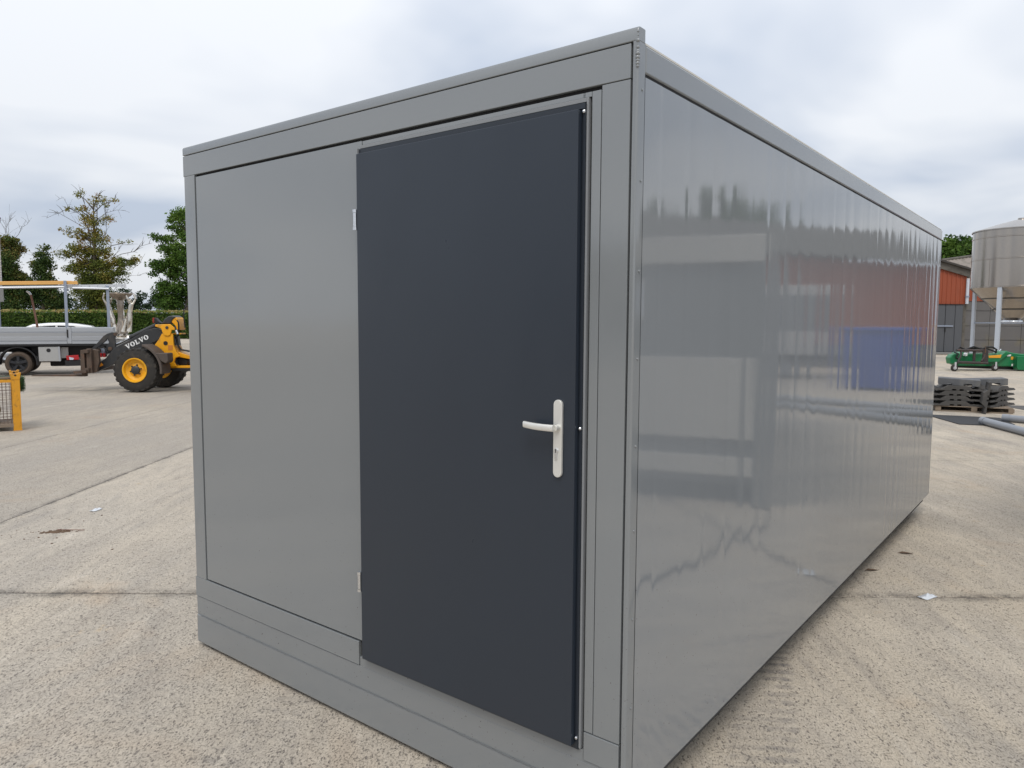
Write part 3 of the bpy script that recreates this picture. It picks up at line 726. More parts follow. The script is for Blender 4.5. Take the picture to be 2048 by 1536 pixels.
arc = [(T.x(34,.0)+.52*math.cos(R(a)), .375+.52*math.sin(R(a))) for a in range(185,-11,-8)] + [(T.x(34,.0)+.475*math.cos(R(a)), .375+.475*math.sin(R(a))) for a in range(-8,186,8)]
M().prism(arc, .03, .5).build('mudguard', K['blk'], tk, bevel=.01)
tb = tp('toolbox', 'alubox', [(76,693.5),(119,693),(120,722),(77,722.5)], .02, .42)
tp('toolbox_lid_rim', 'alu', [(115.5,693.2),(119.4,693),(120.3,722),(116.5,722.3)], .012, .01, .002, tb)
M().lathe([(.001,.012),(.055,.010),(.06,.02)], 20, 'y', (T.x(96.5),0,T.z(96,700.5))).build('toolbox_lock', K['blk'], tb)
tp('battery_box', 'alubox', [(121,694),(136,694),(136,716),(121,716)], .25, .3)
lampz = tp('tail_lamp', 'red', [(131,711),(156,709.5),(157,719),(132,720)], .1, .12, .01)
tp('lamp_lens', 'lamp', [(137,713.5),(147,716),(145,719.5),(138,719.5)], .092, .01, .003, lampz)
tp('rear_bumper', 'blk', [(128,721),(162,720),(163,731),(129,732)], .12, .35, .01)
q = M(); q.box(T.x(95), T.x(150), .5, 1.6, .25, .5); q.build('spare_wheel_carrier', K['chassis'], tk, bevel=.04)
# cab beyond the left edge of the view
cx0 = BX0-.10
q = M(); q.prism([(cx0,.42),(cx0,2.1),(cx0-.95,2.1),(cx0-1.5,1.35),(cx0-2.25,1.2),(cx0-2.35,.42)], .06, 2.02); q.build('driver_cab', K['alu'], tk, bevel=.08)
q = M(); q.prism([(cx0-.12,1.30),(cx0-.12,1.95),(cx0-.9,1.95),(cx0-1.32,1.33)], .045, .07); q.build('cab_window', K['glass'], tk)
for y0 in (.05,1.75): wheel(tk, (cx0-1.55, y0, .375), .375, .26, .235, 'blk', lug=False, hub='blk', dish=.08)
# ladder rack
def post(px, y_, top): M().box(T.x(px-3,y_), T.x(px+3,y_), y_, y_+.06, T.z(px,656,y_), T.z(px,top,y_)).build('rack_post', K['galv'], tk, bevel=.004)
post(135.5,-.005,562); post(219.5,.05,572)
xq = T.x(219,.0)
M().box(T.x(132.5), T.x(138.5), .06, .75, T.z(135,581), T.z(135,577.5)).build('rack_crossbar', K['galv'], tk, bevel=.004)
M().box(xq-.045, xq+.045, .11, .75, T.z(219,581), T.z(219,577.5)).build('rack_crossbar', K['galv'], tk, bevel=.004)
q = M(); q.tube([T.p3(150,576.5,.02), T.p3(222,578,.02)], .035, 8).tube([T.p3(-100,577,.02), T.p3(134,574.5,.02)], .03, 8); q.build('rack_rail', K['ladder'], tk)
# things carried by the truck
ldr = thing('ladder', 'long aluminium ladder lying along the top of the truck rack', 'ladder', T.loc, T.rz)
for y_ in (.14, .52):
    q = M(); xa, za = T.p(-110,577.2,y_); xb_, zb = T.p(257,571.5,y_)
    q.add([(xa,y_,za-.045),(xb_,y_,zb-.045),(xb_,y_,zb+.045),(xa,y_,za+.045),(xa,y_+.025,za-.045),(xb_,y_+.025,zb-.045),(xb_,y_+.025,zb+.045),(xa,y_+.025,za+.045)],[(0,1,2,3),(7,6,5,4),(0,4,5,1),(1,5,6,2),(2,6,7,3),(3,7,4,0)])
    q.build('ladder_rail', K['ladder'], ldr)
xa, za = T.p(-110,577.2,.14); xb_, zb = T.p(257,571.5,.14)
for i in range(21):
    t = (i+.5)/21; M().tube([(xa+(xb_-xa)*t,.132,za+(zb-za)*t),(xa+(xb_-xa)*t,.56,za+(zb-za)*t)], .014, 8).build('rung', K['blk'] if i%1 else K['galv'], ldr)
for k, (e, yy, dz) in enumerate(((161,.06,0),(156,.24,.0),(150,.42,.01))):
    pk = M(); x0_, z0_ = T.p(-105,571.6,yy); x1_, z1_ = T.p(e,569.2,yy)
    pk.add([(x0_,yy,z0_+dz),(x1_,yy,z1_+dz),(x1_-.02,yy,z1_+.10+dz),(x0_,yy,z0_+.10+dz),(x0_,yy+.16,z0_+dz),(x1_,yy+.16,z1_+dz),(x1_-.02,yy+.16,z1_+.10+dz),(x0_,yy+.16,z0_+.10+dz)],[(0,1,2,3),(7,6,5,4),(0,4,5,1),(1,5,6,2),(2,6,7,3),(3,7,4,0)])
    o = pk.build('timber_plank', K['wood'], None, off=(0,0,0), bevel=.006); o.location = T.loc; o.rotation_euler = (0,0,T.rz)
    tag(o, ['yellow timber plank on the truck rack, nearest and longest of three','yellow timber plank in the middle of three on the truck rack','yellow timber plank farthest back of three on the truck rack'][k], 'plank', 'timber planks on the truck rack')
q = M(); q.tube([T.p3(78,668,.5), T.p3(76.5,652,.5), T.p3(71,614,.5), T.p3(66.5,590,.5)], [.035,.035,.03,.03], 10)
o = thing('shovel', 'brown wooden handled shovel standing upright in the truck bed', 'shovel', T.loc, T.rz)
q.build('handle', K['brownstick'], o)
M().tube([T.p3(66.5,590,.5), T.p3(63,585.5,.5), T.p3(58,583,.5)], [.032,.035,.02], 8).build('grip', K['zinc'], o)

# ------------------------------------------------------------------ white car behind the truck
A = Sheet(92, 30, R(26))
car = thing('parked_car', 'white car with only its roof showing above the truck side', 'car', A.loc, A.rz)
zr = A.z(95,645.2)
prof = [(-2.1,.35),(-2.15,.75),(-1.95,.98),(-1.30,1.05),(-.95,1.30),(-.45,zr-.06),(.1,zr-.005),(.6,zr),(1.05,zr-.03),(1.6,zr-.12),(2.05,1.12),(2.15,.85),(2.1,.35)]
body = M(); NS = 7
rows = [(.0,.90),(.06,.965),(.22,.99),(.9,1.0),(1.58,.99),(1.74,.965),(1.8,.90)]
for y_, k_ in rows:
    for x_, z_ in prof: body.v.append((x_*(.985 if k_<.95 else 1), y_, z_ if z_ < 1.1 else 1.05+(z_-1.05)*(1-(1-k_)*1.1)))
np_ = len(prof)
for i in range(NS-1):
    for j in range(np_): body.f.append((i*np_+j, i*np_+(j+1)%np_, (i+1)*np_+(j+1)%np_, (i+1)*np_+j))
body.f.append(tuple(range(np_-1,-1,-1))); body.f.append(tuple((NS-1)*np_+j for j in range(np_)))
body.build('body', K['carwhite'], car, bevel=.05, smooth=50)
M().prism([(-.98,1.10),(-.42,zr-.17),(.35,zr-.115),(.35,1.10)], -.012, .05).build('window', K['glass'], car, bevel=.004)
M().prism([(.43,1.10),(.43,zr-.115),(1.0,zr-.14),(1.72,1.12)], -.012, .05).build('window', K['glass'], car, bevel=.004)
for x_ in (-1.35, 1.4):
    for y_ in (-.02, 1.6): wheel(car, (x_, y_, .33), .33, .22, .21, 'alu', lug=False, hub='alu', dish=.05)

# ------------------------------------------------------------------ statue of three figures under a bowl
Z = Sheet(243, 37)
st = thing('statue', 'silver statue of women holding up a wide shell-shaped bowl, before the hedge', 'statue', Z.loc, UA)
M().box(Z.x(224), Z.x(266), -.5, .55, 0, Z.z(243,677)).build('plinth', K['stone'], st, bevel=.02)
q = M()
for i in range(26):
    a = random.uniform(0, 2*math.pi); rr = random.random()**.5
    cx, cy2 = Z.x(247)+.46*rr*math.cos(a), .46*rr*math.sin(a); h = random.uniform(.10,.30)*(1.2-rr*.5); r_ = random.uniform(.10,.2)
    q.lathe([(.001,h),(r_*.6,h*.85),(r_,h*.4),(r_*1.1,0)], 9, c=(cx,cy2,Z.z(243,677.2)))
q.lathe([(.001,.16),(.40,.15),(.52,.08),(.54,0)], 24, c=(Z.x(247),0,Z.z(243,677.2)))
q.build('rock_base', K['silver'], st)
# fluted stem swelling into the bowl
q = M(); n_ = 32; zb_, zt_ = Z.z(243,668), Z.z(243,586.5)
pr = [(.30,0),(.27,.10),(.19,.22),(.125,.36),(.115,.50),(.14,.62),(.16,.72),(.13,.80),(.13,.825),(.28,.87),(.48,.93),(.60,.985),(.58,1.0),(.45,.965),(.01,.90)]
for i, (r_, h) in enumerate(pr):
    for j in range(n_):
        a = 2*math.pi*j/n_+h*1.8; f_ = 1+(.12 if h < .82 else .05)*math.sin(8*a)*(1 if i < 13 else 0)
        q.v.append((Z.x(243.5)+r_*f_*math.cos(a), r_*f_*math.sin(a), zb_+(zt_-zb_)*h))
for i in range(len(pr)-1):
    for j in range(n_): q.f.append((i*n_+j, i*n_+(j+1)%n_, (i+1)*n_+(j+1)%n_, (i+1)*n_+j))
q.build('bowl', mat('tarnished_bowl', (.30,.26,.22), .4, metal=.9, vary=.4, vscale=7, bump=.6, bscale=9), st)
def figure(pts, edges, rad, name='figure'):
    me = bpy.data.meshes.new(name); me.from_pydata(pts, edges, [])
    o = bpy.data.objects.new(name, me); COL.objects.link(o); o.parent = st
    o.modifiers.new('skin', 'SKIN')
    for i, sv in enumerate(me.skin_vertices[0].data): sv.radius = rad[i]; sv.use_root = (i == 0)
    o.modifiers['skin'].use_smooth_shade = True
    sb = o.modifiers.new('sub', 'SUBSURF'); sb.levels = 2; sb.render_levels = 2
    me.materials.append(K['silver']); return o
def woman(hipx, hipz, chx, chz, hdx, hdz, footx, footz, ly, ry, lh, rh, le, re, y=0):
    # 0 hip 1 waist 2 chest 3 neck 4 head 5 crown | legs 6 knee 7 foot 8 toe, 9 knee 10 foot 11 toe | arms 12 sh 13 elbow 14 hand, 15 sh 16 elbow 17 hand
    P = [Z.p3(hipx,hipz,y), Z.p3((hipx+chx)/2,(hipz+chz)/2-.5,y), Z.p3(chx,chz,y), Z.p3((chx*1+hdx)/2,(chz+hdz)/2-1,y), Z.p3(hdx,hdz,y), Z.p3(hdx,hdz-3.2,y)]
    P += [Z.p3((hipx+footx)/2+1.6,(hipz+footz)/2,y-.07), Z.p3(footx,footz-1,y-.07), Z.p3(footx+1.5,footz+.5,y-.2), Z.p3((hipx+footx)/2-1.4,(hipz+footz)/2+1,y+.08), Z.p3(footx-3,footz-2,y+.10), Z.p3(footx-4,footz,y+.05)]
    P += [Z.p3(chx-2.4,chz-3,y-.02), Z.p3(*le,y+ly), Z.p3(*lh,y+ly), Z.p3(chx+2.4,chz-3,y), Z.p3(*re,y+ry), Z.p3(*rh,y+ry)]
    E_ = [(0,1),(1,2),(2,3),(3,4),(4,5),(0,6),(6,7),(7,8),(0,9),(9,10),(10,11),(2,12),(12,13),(13,14),(2,15),(15,16),(16,17)]
    rd = [.155,.105,.135,.055,.10,.07,.105,.055,.04,.105,.055,.04,.06,.05,.042,.06,.05,.042]
    figure(P, E_, [(a,a) for a in rd])
woman(261,625,265.5,612,264,601.5,257,664,-.1,.1,(254,587),(271,588),(258.5,597.5),(274.5,598), -.12)
woman(224.5,628,218.5,612,222,601,231,662,-.05,.12,(213,586),(228,588),(210,597),(228,596), -.05)
woman(246,626,244,612,243,602,246,664,.1,.1,(236,590),(251,590),(236,599),(251,599), .42)
# cloth sweeping round the legs of the figures
q = M()
for a, b, c_ in (((258,632),(252,650),(247,664)), ((263,630),(262,646),(259,663)), ((226,632),(230,648),(234,664))):
    q.tube([Z.p3(*a,-.05), Z.p3(*b,-.10), Z.p3(*c_,-.16)], [.10,.09,.13], 10)
q.build('drapery', K['silver'], st)

# ------------------------------------------------------------------ yellow mesh crate
Cq = Sheet(27.5, 11.5); CRZ = R(35)
cr8 = thing('mesh_crate', 'yellow steel crate with wire mesh sides at the left edge', 'crate', Cq.loc, UA+CRZ)
def cpost(x_, y_):
    q = M(); q.box(x_-.055, x_+.055, y_, y_+.012, 0, .84).box(x_-.055,x_-.043,y_+.012,y_+.10,0,.84).box(x_-.06,x_+.06,y_-.004,y_+.10,0,.012)
    p_ = q.build('post', K['cratey'], cr8, bevel=.003)
    q = M(); q.prism([(x_-.06,.80),(x_+.055,.80),(x_+.075,.90),(x_+.045,.905),(x_+.03,.885),(x_-.03,.885),(x_-.045,.90),(x_-.07,.895)], y_-.006, y_+.09); q.build('stacking_cap', K['cratey'], p_, bevel=.003)
    q = M(); q.lathe([(.001,0),(.016,0)], 14, 'y', (x_+.0,y_-.0075,.865)); q.build('cap_hole', K['blk'], p_)
for x_ in (0,-1.15):
    for y_ in (0,.75): cpost(x_, y_)
for y_ in (.005,.80):
    M().box(-1.1,-.056,y_,y_+.03,.755,.80).build('top_rail', K['cratey'], cr8, bevel=.003)
for x_ in (-.03,-1.15):
    M().box(x_,x_+.03,.10,.75,.755,.80).build('top_rail', K['cratey'], cr8, bevel=.003)
q = M()
for y_ in (.02,.815):
    for i in range(22): q.tube([(-.075-.05*i,y_,.11),(-.075-.05*i,y_,.76)], .0028, 5)
    for i in range(13): q.tube([(-1.1,y_+.004,.13+.05*i),(-.05,y_+.004,.13+.05*i+.004*math.sin(i*2))], .0028, 5)
for x_ in (-.02,-1.14):
    for i in range(13): q.tube([(x_,.1,.13+.05*i),(x_,.76,.13+.05*i)], .0028, 5)
    for i in range(13): q.tube([(x_,.12+.05*i,.11),(x_,.12+.05*i,.76)], .0028, 5)
q.build('wire_mesh', K['wire'], cr8)
for k in range(6):
    M().box(-1.14,-.03,.02+.135*k,.14+.135*k,.085,.105).build('floor_board', K['palewood'], cr8, bevel=.003)
q = M(); q.box(-1.12,-.05,.0,.02,.06,.11); q.build('bottom_rail', K['palewood'], cr8, bevel=.003)
def lumpy(name, c, r, mt, seed, n=18, m_=12, amp=.18):
    q = M(); rg = random.Random(seed); ph = [rg.uniform(0,6) for _ in range(8)]
    for i in range(m_+1):
        th = math.pi*i/m_
        for j in range(n):
            a = 2*math.pi*j/n; k_ = 1+amp*(math.sin(3*a+ph[0])*math.sin(2*th+ph[1])+.6*math.sin(5*a+ph[2])*math.sin(4*th+ph[3]))
            q.v.append((c[0]+r[0]*k_*math.sin(th)*math.cos(a), c[1]+r[1]*k_*math.sin(th)*math.sin(a), c[2]+r[2]*k_*math.cos(th)))
    for i in range(m_):
        for j in range(n): q.f.append((i*n+j, i*n+(j+1)%n, i*n+n+(j+1)%n, i*n+n+j))
    return q.build(name, K[mt])
sk = thing('jute_sack', 'brown jute sack slumped inside the yellow mesh crate', 'sack', Cq.loc+Vector((-.07,-.07,0)), UA+CRZ)
o = lumpy('sack_body', (-.36,.38,.36), (.24,.26,.26), 'sack', 3); o.parent = sk
o = lumpy('sack_neck', (-.33,.36,.63), (.14,.16,.11), 'sack', 9); o.parent = sk
pl = M().box(-1.0,-.02,.06,.10,.81,.84).build('offcut_board', K['palewood'], None, bevel=.003)
pl.location = Cq.loc; pl.rotation_euler = (0,0,UA+CRZ); tag(pl, 'pale wooden board lying across the top of the yellow crate', 'board')
# ------------------------------------------------------------------ leaves helper
def leaves(name, centres, radii, per, size, mt, parent=None, flat=.0, tintf=None, off=(0,0,0), aspect=.6):
    """many small leaf faces scattered in soft clumps"""
    C_ = np.repeat(np.asarray(centres, float), per, 0); Rr = np.repeat(np.asarray(radii, float).reshape(len(centres), -1), per, 0)
    n = len(C_); d = rng.normal(size=(n,3)); d /= np.linalg.norm(d,axis=1)[:,None]
    P = C_ + d*Rr*(rng.random((n,1))**.45)
    nrm = rng.normal(size=(n,3)); nrm[:,2] += flat*3; nrm /= np.linalg.norm(nrm,axis=1)[:,None]
    t = np.cross(nrm, rng.normal(size=(n,3))); t /= np.linalg.norm(t,axis=1)[:,None]; b = np.cross(nrm,t)
    sz = size*(.6+.8*rng.random((n,1)))
    vs_ = np.empty((n,4,3)); vs_[:,0] = P-t*sz; vs_[:,1] = P-b*sz*aspect; vs_[:,2] = P+t*sz; vs_[:,3] = P+b*sz*aspect
    vs_ = vs_.reshape(-1,3)-np.asarray(off)
    me = bpy.data.meshes.new(name)
    me.vertices.add(4*n); me.vertices.foreach_set('co', vs_.ravel())
    me.loops.add(4*n); me.loops.foreach_set('vertex_index', np.arange(4*n, dtype=np.int32))
    me.polygons.add(n); me.polygons.foreach_set('loop_start', np.arange(0,4*n,4,dtype=np.int32)); me.polygons.foreach_set('loop_total', np.full(n,4,dtype=np.int32))
    at = me.attributes.new('tint','FLOAT','POINT')
    ti = tintf(P) if tintf else np.zeros(n)
    ti = np.clip(ti+rng.normal(size=n)*.12+.5*0,0,1)
    at.data.foreach_set('value', np.repeat(ti,4).astype(np.float32))
    me.update(calc_edges=True); me.validate(); me.materials.append(mt)
    o = bpy.data.objects.new(name, me); COL.objects.link(o)
    if parent: o.parent = parent
    return o
# green artificial turf rolled over the crate
tf = thing('turf_roll', 'green artificial turf draped over the corner of the yellow crate', 'turf', Cq.loc, UA+CRZ)
cs = [(-.9+.05*i, .45, .80+.03*math.sin(i*.7)) for i in range(18)] + [(.085, .32, .80-.03*i) for i in range(7)]
rs = [(.06,.25,.05)]*18 + [(.055,.16,.05)]*7
q = M().box(-.95,.04,.25,.65,.77,.825).box(.05,.115,.2,.44,.62,.82)
q.build('turf_backing', mat('turf_backing', (.012,.03,.010), .9), tf, bevel=.02)
leaves('turf_pile', cs, rs, 260, .011, K['turf'], tf, tintf=lambda P: .25+.5*(P[:,2]-.6)/.25, aspect=.25)['kind'] = 'stuff'

# ------------------------------------------------------------------ brick house at the far left
Hh = Sheet(11, 36)
hs = thing('brick_house', 'pale grey brick house corner at the left edge above the truck', 'house', Hh.loc, UA+R(40))
zl_, zt2 = Hh.z(5,603), Hh.z(5,447)
q = M(); q.box(-7, 0, 0, 8, zl_, zt2); q.build('upper_wall', K['brick'], hs, smooth=0)
q = M(); q.box(-7, -.12, .10, 7.9, 0, zl_); q.build('lower_wall', K['wallblue'], hs, smooth=0)
q = M(); q.box(-.16,.03,-.03,.2,zl_-.02,Hh.z(5,577)); q.build('corner_trim', K['stone'], hs, bevel=.01)
q = M(); q.box(-7.1,.06,-.06,8.1,zt2+.001,zt2+.18); q.build('eaves', K['stone'], hs, bevel=.02)
q = M(); q.prism([(-7.2,zt2+.182),(.1,zt2+.182),(-3.5,zt2+2.4)], 0.0, 8); q.build('roof', mat('slate_roof', (.08,.08,.085), .7, vary=.3), hs)
q = M(); q.box(-3.0,-.145,.05,.098,Hh.z(5,598),Hh.z(5,588)); q.build('sign_board', K['signblue'], hs, bevel=.005)

# ------------------------------------------------------------------ hedge and trees on the left
K['hedge'] = leafmat('hedge_leaves', [(0,(.02,.045,.008)),(.5,(.085,.15,.028)),(.8,(.17,.24,.05)),(1,(.42,.34,.14))])
K['yew'] = leafmat('dark_conifer_leaves', [(0,(.016,.040,.014)),(.45,(.070,.115,.028)),(.75,(.19,.17,.045)),(1,(.30,.14,.05))])
K['beech'] = leafmat('thinning_beech_leaves', [(0,(.040,.065,.015)),(.42,(.15,.18,.035)),(.8,(.31,.24,.06)),(1,(.30,.13,.06))])
K['oak'] = leafmat('oak_leaves', [(0,(.026,.062,.011)),(.5,(.095,.175,.030)),(1,(.20,.30,.06))])
K['far'] = leafmat('far_leaves', [(0,(.020,.045,.024)),(1,(.075,.11,.06))])
G = Sheet(200, 70)
hg = thing('hedge', 'long clipped green hedge with a dry brown top behind the truck and loader', 'hedge', G.loc, UA)
zt = G.z(200,623)
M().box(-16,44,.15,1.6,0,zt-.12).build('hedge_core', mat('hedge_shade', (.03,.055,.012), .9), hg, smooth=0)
n_ = 8200
cx_ = np.stack([np.where(rng.random(n_)<.62, rng.uniform(-14,14,n_), rng.uniform(14,44,n_)), rng.uniform(0,.2,n_), rng.uniform(.1,zt-.1,n_)],1)
ph_ = lambda P: .40+.16*np.sin(P[:,0]*1.7+P[:,2]*2)*np.sin(P[:,2]*2.7+P[:,0]*.6)+.22*np.sin(P[:,0]*9+P[:,2]*7)*np.sin(P[:,2]*11-P[:,0]*5) + .5*(P[:,2] > zt-.10)
cx_[::9,2] = zt+np.abs(rng.normal(size=len(cx_[::9])))*.05; cx_[::9,1] = rng.uniform(0,1.6,len(cx_[::9]))
leaves('hedge_leaves', cx_, [(.22,.14,.12)]*n_, 8, .085, K['hedge'], hg, tintf=ph_)['kind'] = 'stuff'

def tree(name, label, px, d, py_base, blobs, limbs, lm, size, per, cl, tint, trunk_r=.28, group=None, flat=.2, mirror=False, loc=None):
    """blobs: (px, py, rx, rz, density) silhouettes of foliage masses; limbs: polylines of bare branches"""
    s = Sheet(px, d); t = thing(name, label, 'tree', loc if loc is not None else s.loc, UA, group)
    sx = d/F; q = M()
    topz = max(s.z(b[0],b[1]) for b in blobs)
    trunk = [(0,0,-.1), (random.uniform(-.1,.1),0,topz*.25), (random.uniform(-.3,.3),random.uniform(-.2,.2),topz*.5), (random.uniform(-.3,.3),random.uniform(-.3,.3),topz*.8), (random.uniform(-.2,.2),0,topz*.98)]
    q.tube(trunk, [trunk_r, trunk_r*.75, trunk_r*.5, trunk_r*.25, .03], 9)
    def tr_at(z):
        for i in range(4):
            if trunk[i+1][2] >= z: 
                f_ = (z-trunk[i][2])/(trunk[i+1][2]-trunk[i][2]); return Vector(trunk[i]).lerp(Vector(trunk[i+1]), max(0,f_))
        return Vector(trunk[-1])
    cen, rad = [], []
    for (bx, bz, rx, rz, den) in blobs:
        X, Zz = s.p(bx, bz); rxm, rzm = rx*sx, rz*sx; ym = max(rxm,rzm)*.8
        yc = random.uniform(-.5,.5)*ym
        c0 = Vector((X, yc, Zz))
        zb = max(topz*.15, min(Zz-.4*abs(X)-.3, topz*.9)); a = tr_at(zb)
        mid = a.lerp(c0,.55)+Vector((0,0,.12*(c0-a).length))
        q.tube([a, mid, c0], [trunk_r*.20, trunk_r*.11, .02], 6)
        n = max(2, int(den*rxm*rzm*cl*8.5))
        for k in range(n):
            v = Vector((random.gauss(0,1),random.gauss(0,1),random.gauss(0,1))).normalized()*random.random()**.4
            p_ = c0+Vector((v.x*rxm, v.y*ym, v.z*rzm)); cen.append(tuple(p_)); rr = random.uniform(.34,.8)*min(1.2,.5+.5*rzm); rad.append((rr*1.15,rr*1.1,rr*.8))
            st_ = c0.lerp(mid, random.random()*.7); bend = st_.lerp(p_,.5)+Vector((0,0,-.1+.25*random.random()))
            q.tube([st_, bend, p_], [.025,.016,.008], 4, caps=False)
    for pl_, r_ in limbs:
        pts = [Vector((s.x(a), 0, s.z(a,b))) for a, b in pl_]
        pts = [tr_at(max(topz*.2, pts[0].z-.5*abs(pts[0].x)-.3))] + pts
        k = len(pts); q.tube(pts, [r_*.55*(1-.75*i/(k-1)) for i in range(k)], 6)
        for i in range(1,k):
            for _ in range(3):
                dvec = (pts[i]-pts[i-1]).normalized(); side_ = Vector((random.gauss(0,1),random.gauss(0,1),random.gauss(0,.8)+.5)).normalized()
                a = pts[i-1].lerp(pts[i], random.random()); b = a+(dvec*.6+side_)*random.uniform(.35,1.0); q.tube([a, a.lerp(b,.5)+Vector((0,0,.06)), b], [r_*.3,r_*.2,.008], 4, caps=False)
    q.build('trunk', K['bark'], t, smooth=60)
    leaves('crown', cen, rad, per, size, lm, t, tintf=tint, flat=flat)
    return t
lump = lambda a,b: (lambda P: .30+a*np.sin(P[:,0]*1.9+1.3*P[:,2])*np.sin(P[:,2]*1.7-.8*P[:,1]) + b*np.clip((P[:,2]-5)/6,0,1))
tree('conifer_tree', 'dark conifer with browning top beside the brick house', 26, 80, 0,
     [(22,498,26,16,2.2),(20,530,28,20,2.4),(26,565,36,22,2.4),(18,480,16,9,1.6),(30,482,18,8,1.4),(24,512,20,12,2),(36,508,14,6,1.2),(22,545,26,18,2.4),(40,545,16,10,1.4),(30,580,34,20,2.4),(26,612,36,18,2.4),(55,590,26,16,2),(50,562,20,10,1.6)],
     [([(23,470),(24,458),(30,448),(38,438)],.05),([(24,458),(18,438)],.035),([(48,472),(55,458),(66,452),(76,438)],.05),([(30,448),(32,436)],.03)], K['yew'], .105, 40, 2.4, lump(.2,.45), .3)
tree('conifer_tree', 'narrow dark conifer with a ragged tip behind the timber planks', 92, 80, 0,
     [(92,530,20,14,2),(96,570,26,18,2.2),(98,496,8,9,1.4),(88,512,14,9,1.6),(100,522,14,8,1.4),(90,540,18,11,2),(96,556,18,11,2),(88,585,26,18,2.4),(100,610,28,16,2.2),(120,600,20,16,1.6),(70,600,22,18,2)],
     [([(100,520),(110,508),(119,505)],.035),([(84,520),(72,508),(62,500)],.03)], K['yew'], .105, 40, 2.4, lump(.2,.25), .25)
tree('beech_tree', 'tall thinning tree with bare twiggy top in the middle of the left background', 196, 82, 0,
     [(165,470,16,11,.8),(192,445,22,14,.7),(210,482,20,14,1.0),(158,535,22,12,1.5),(230,548,20,12,1.3),(215,590,24,16,1.6),(190,612,34,18,2.2),(196,585,34,20,2.4),(188,560,26,14,2.2),(212,560,24,16,1.8),(172,548,20,10,1.5),(180,528,28,14,2.1),(205,532,26,14,1.9),(152,508,18,8,1.3),(168,500,22,12,1.7),(146,466,14,7,.5),(190,505,22,12,1.6),(214,508,18,12,1.0),(182,478,16,11,1.5),(180,440,14,8,.6),(150,420,12,6,.55),(172,424,16,7,.7),(200,470,14,12,.9),(222,440,14,12,.6),(205,405,20,10,.7),(172,396,12,9,.55),(232,410,14,9,.5),(135,512,12,6,.8),(240,525,20,11,1.8),(262,488+0,14,6,.15),(250,545,18,9,1.0),(276,520,14,6,1.2),(262,530,18,8,1.4),(246,560,14,6,.8),(160,575,14,10,1.2),(132,505,8,5,.8),(236,590,14,8,.6)],
     [([(192,520),(186,460),(172,430),(150,420),(130,430),(106,428)],.11),([(130,430),(118,434),(105,440)],.05),([(150,420),(140,400),(128,404)],.05),([(186,460),(184,420),(176,398),(170,386)],.08),([(196,500),(204,450),(206,420),(204,396),(212,392)],.09),([(206,440),(222,455),(222,420),(236,405),(244,400)],.08),([(222,430),(244,424),(262,425)],.05),([(222,470),(222,440),(218,410)],.06),([(200,560),(225,520),(250,510),(275,505),(290,494),(312,488)],.10),([(205,565),(240,548),(270,540),(290,525)],.08),([(205,545),(235,515),(252,492),(275,492)],.06),([(228,585),(250,560),(268,552),(288,552)],.05)],
     K['beech'], .095, 36, 2.7, lump(.25,.35), .38)
tree('oak_tree', 'bright green leafy oak rising behind the loader against the cabin edge', 380, 78, 0,
     [(372,436,14,14,1.9),(358,436,12,12,1.3),(348,446,8,7,1.0),(372,470,18,14,1.8),(360,455,13,9,1.2),(340,480,16,10,1.6),(322,476,12,6,1.3),(356,500,20,12,1.9),(332,500,14,8,1.4),(365,525,20,14,2.0),(335,530,20,12,1.9),(312,528,12,8,1.5),(318,545,14,8,1.5),(350,550,20,14,2.0),(335,575,22,12,1.9),(365,580,24,16,2.0),(322,590,18,12,1.6),(345,608,30,16,2.2),(400,520,40,60,1.2),(400,590,40,30,1.2)],
     [([(372,520),(350,500),(330,480),(312,474)],.08)], K['oak'], .115, 38, 2.7, lump(.28,.2), .42)
tree('far_tree', 'small dark distant tree just right of the statue bowl', 282, 95, 0, [(284,590,11,10,1.4),(278,602,14,10,1.6),(290,612,16,10,1.6),(276,618,18,10,1.6)], [], K['far'], .14, 26, 1.4, lump(.2,0), .2, 'distant trees behind the hedge')
tree('far_tree', 'dark distant tree between the truck rack post and the statue', 256, 95, 0, [(258,582,10,9,1.2),(252,596,14,10,1.6),(262,608,18,12,1.8),(240,610,16,10,1.6)], [], K['far'], .14, 26, 1.4, lump(.2,0), .2, 'distant trees behind the hedge')
tree('far_tree', 'low dark distant tree below the right oak, above the hedge', 322, 95, 0, [(318,600,16,10,1.6),(335,606,18,12,1.8),(306,612,14,9,1.6),(352,604,16,14,1.8)], [], K['far'], .14, 26, 1.4, lump(.2,0), .2, 'distant trees behind the hedge')
tree('far_tree', 'low dark distant tree behind the ladder rack, left of the tall tree', 135, 95, 0, [(128,596,16,12,1.5),(140,606,16,12,1.6),(118,608,14,12,1.6),(150,612,14,9,1.4)], [], K['far'], .14, 26, 1.4, lump(.2,0), .2, 'distant trees behind the hedge')

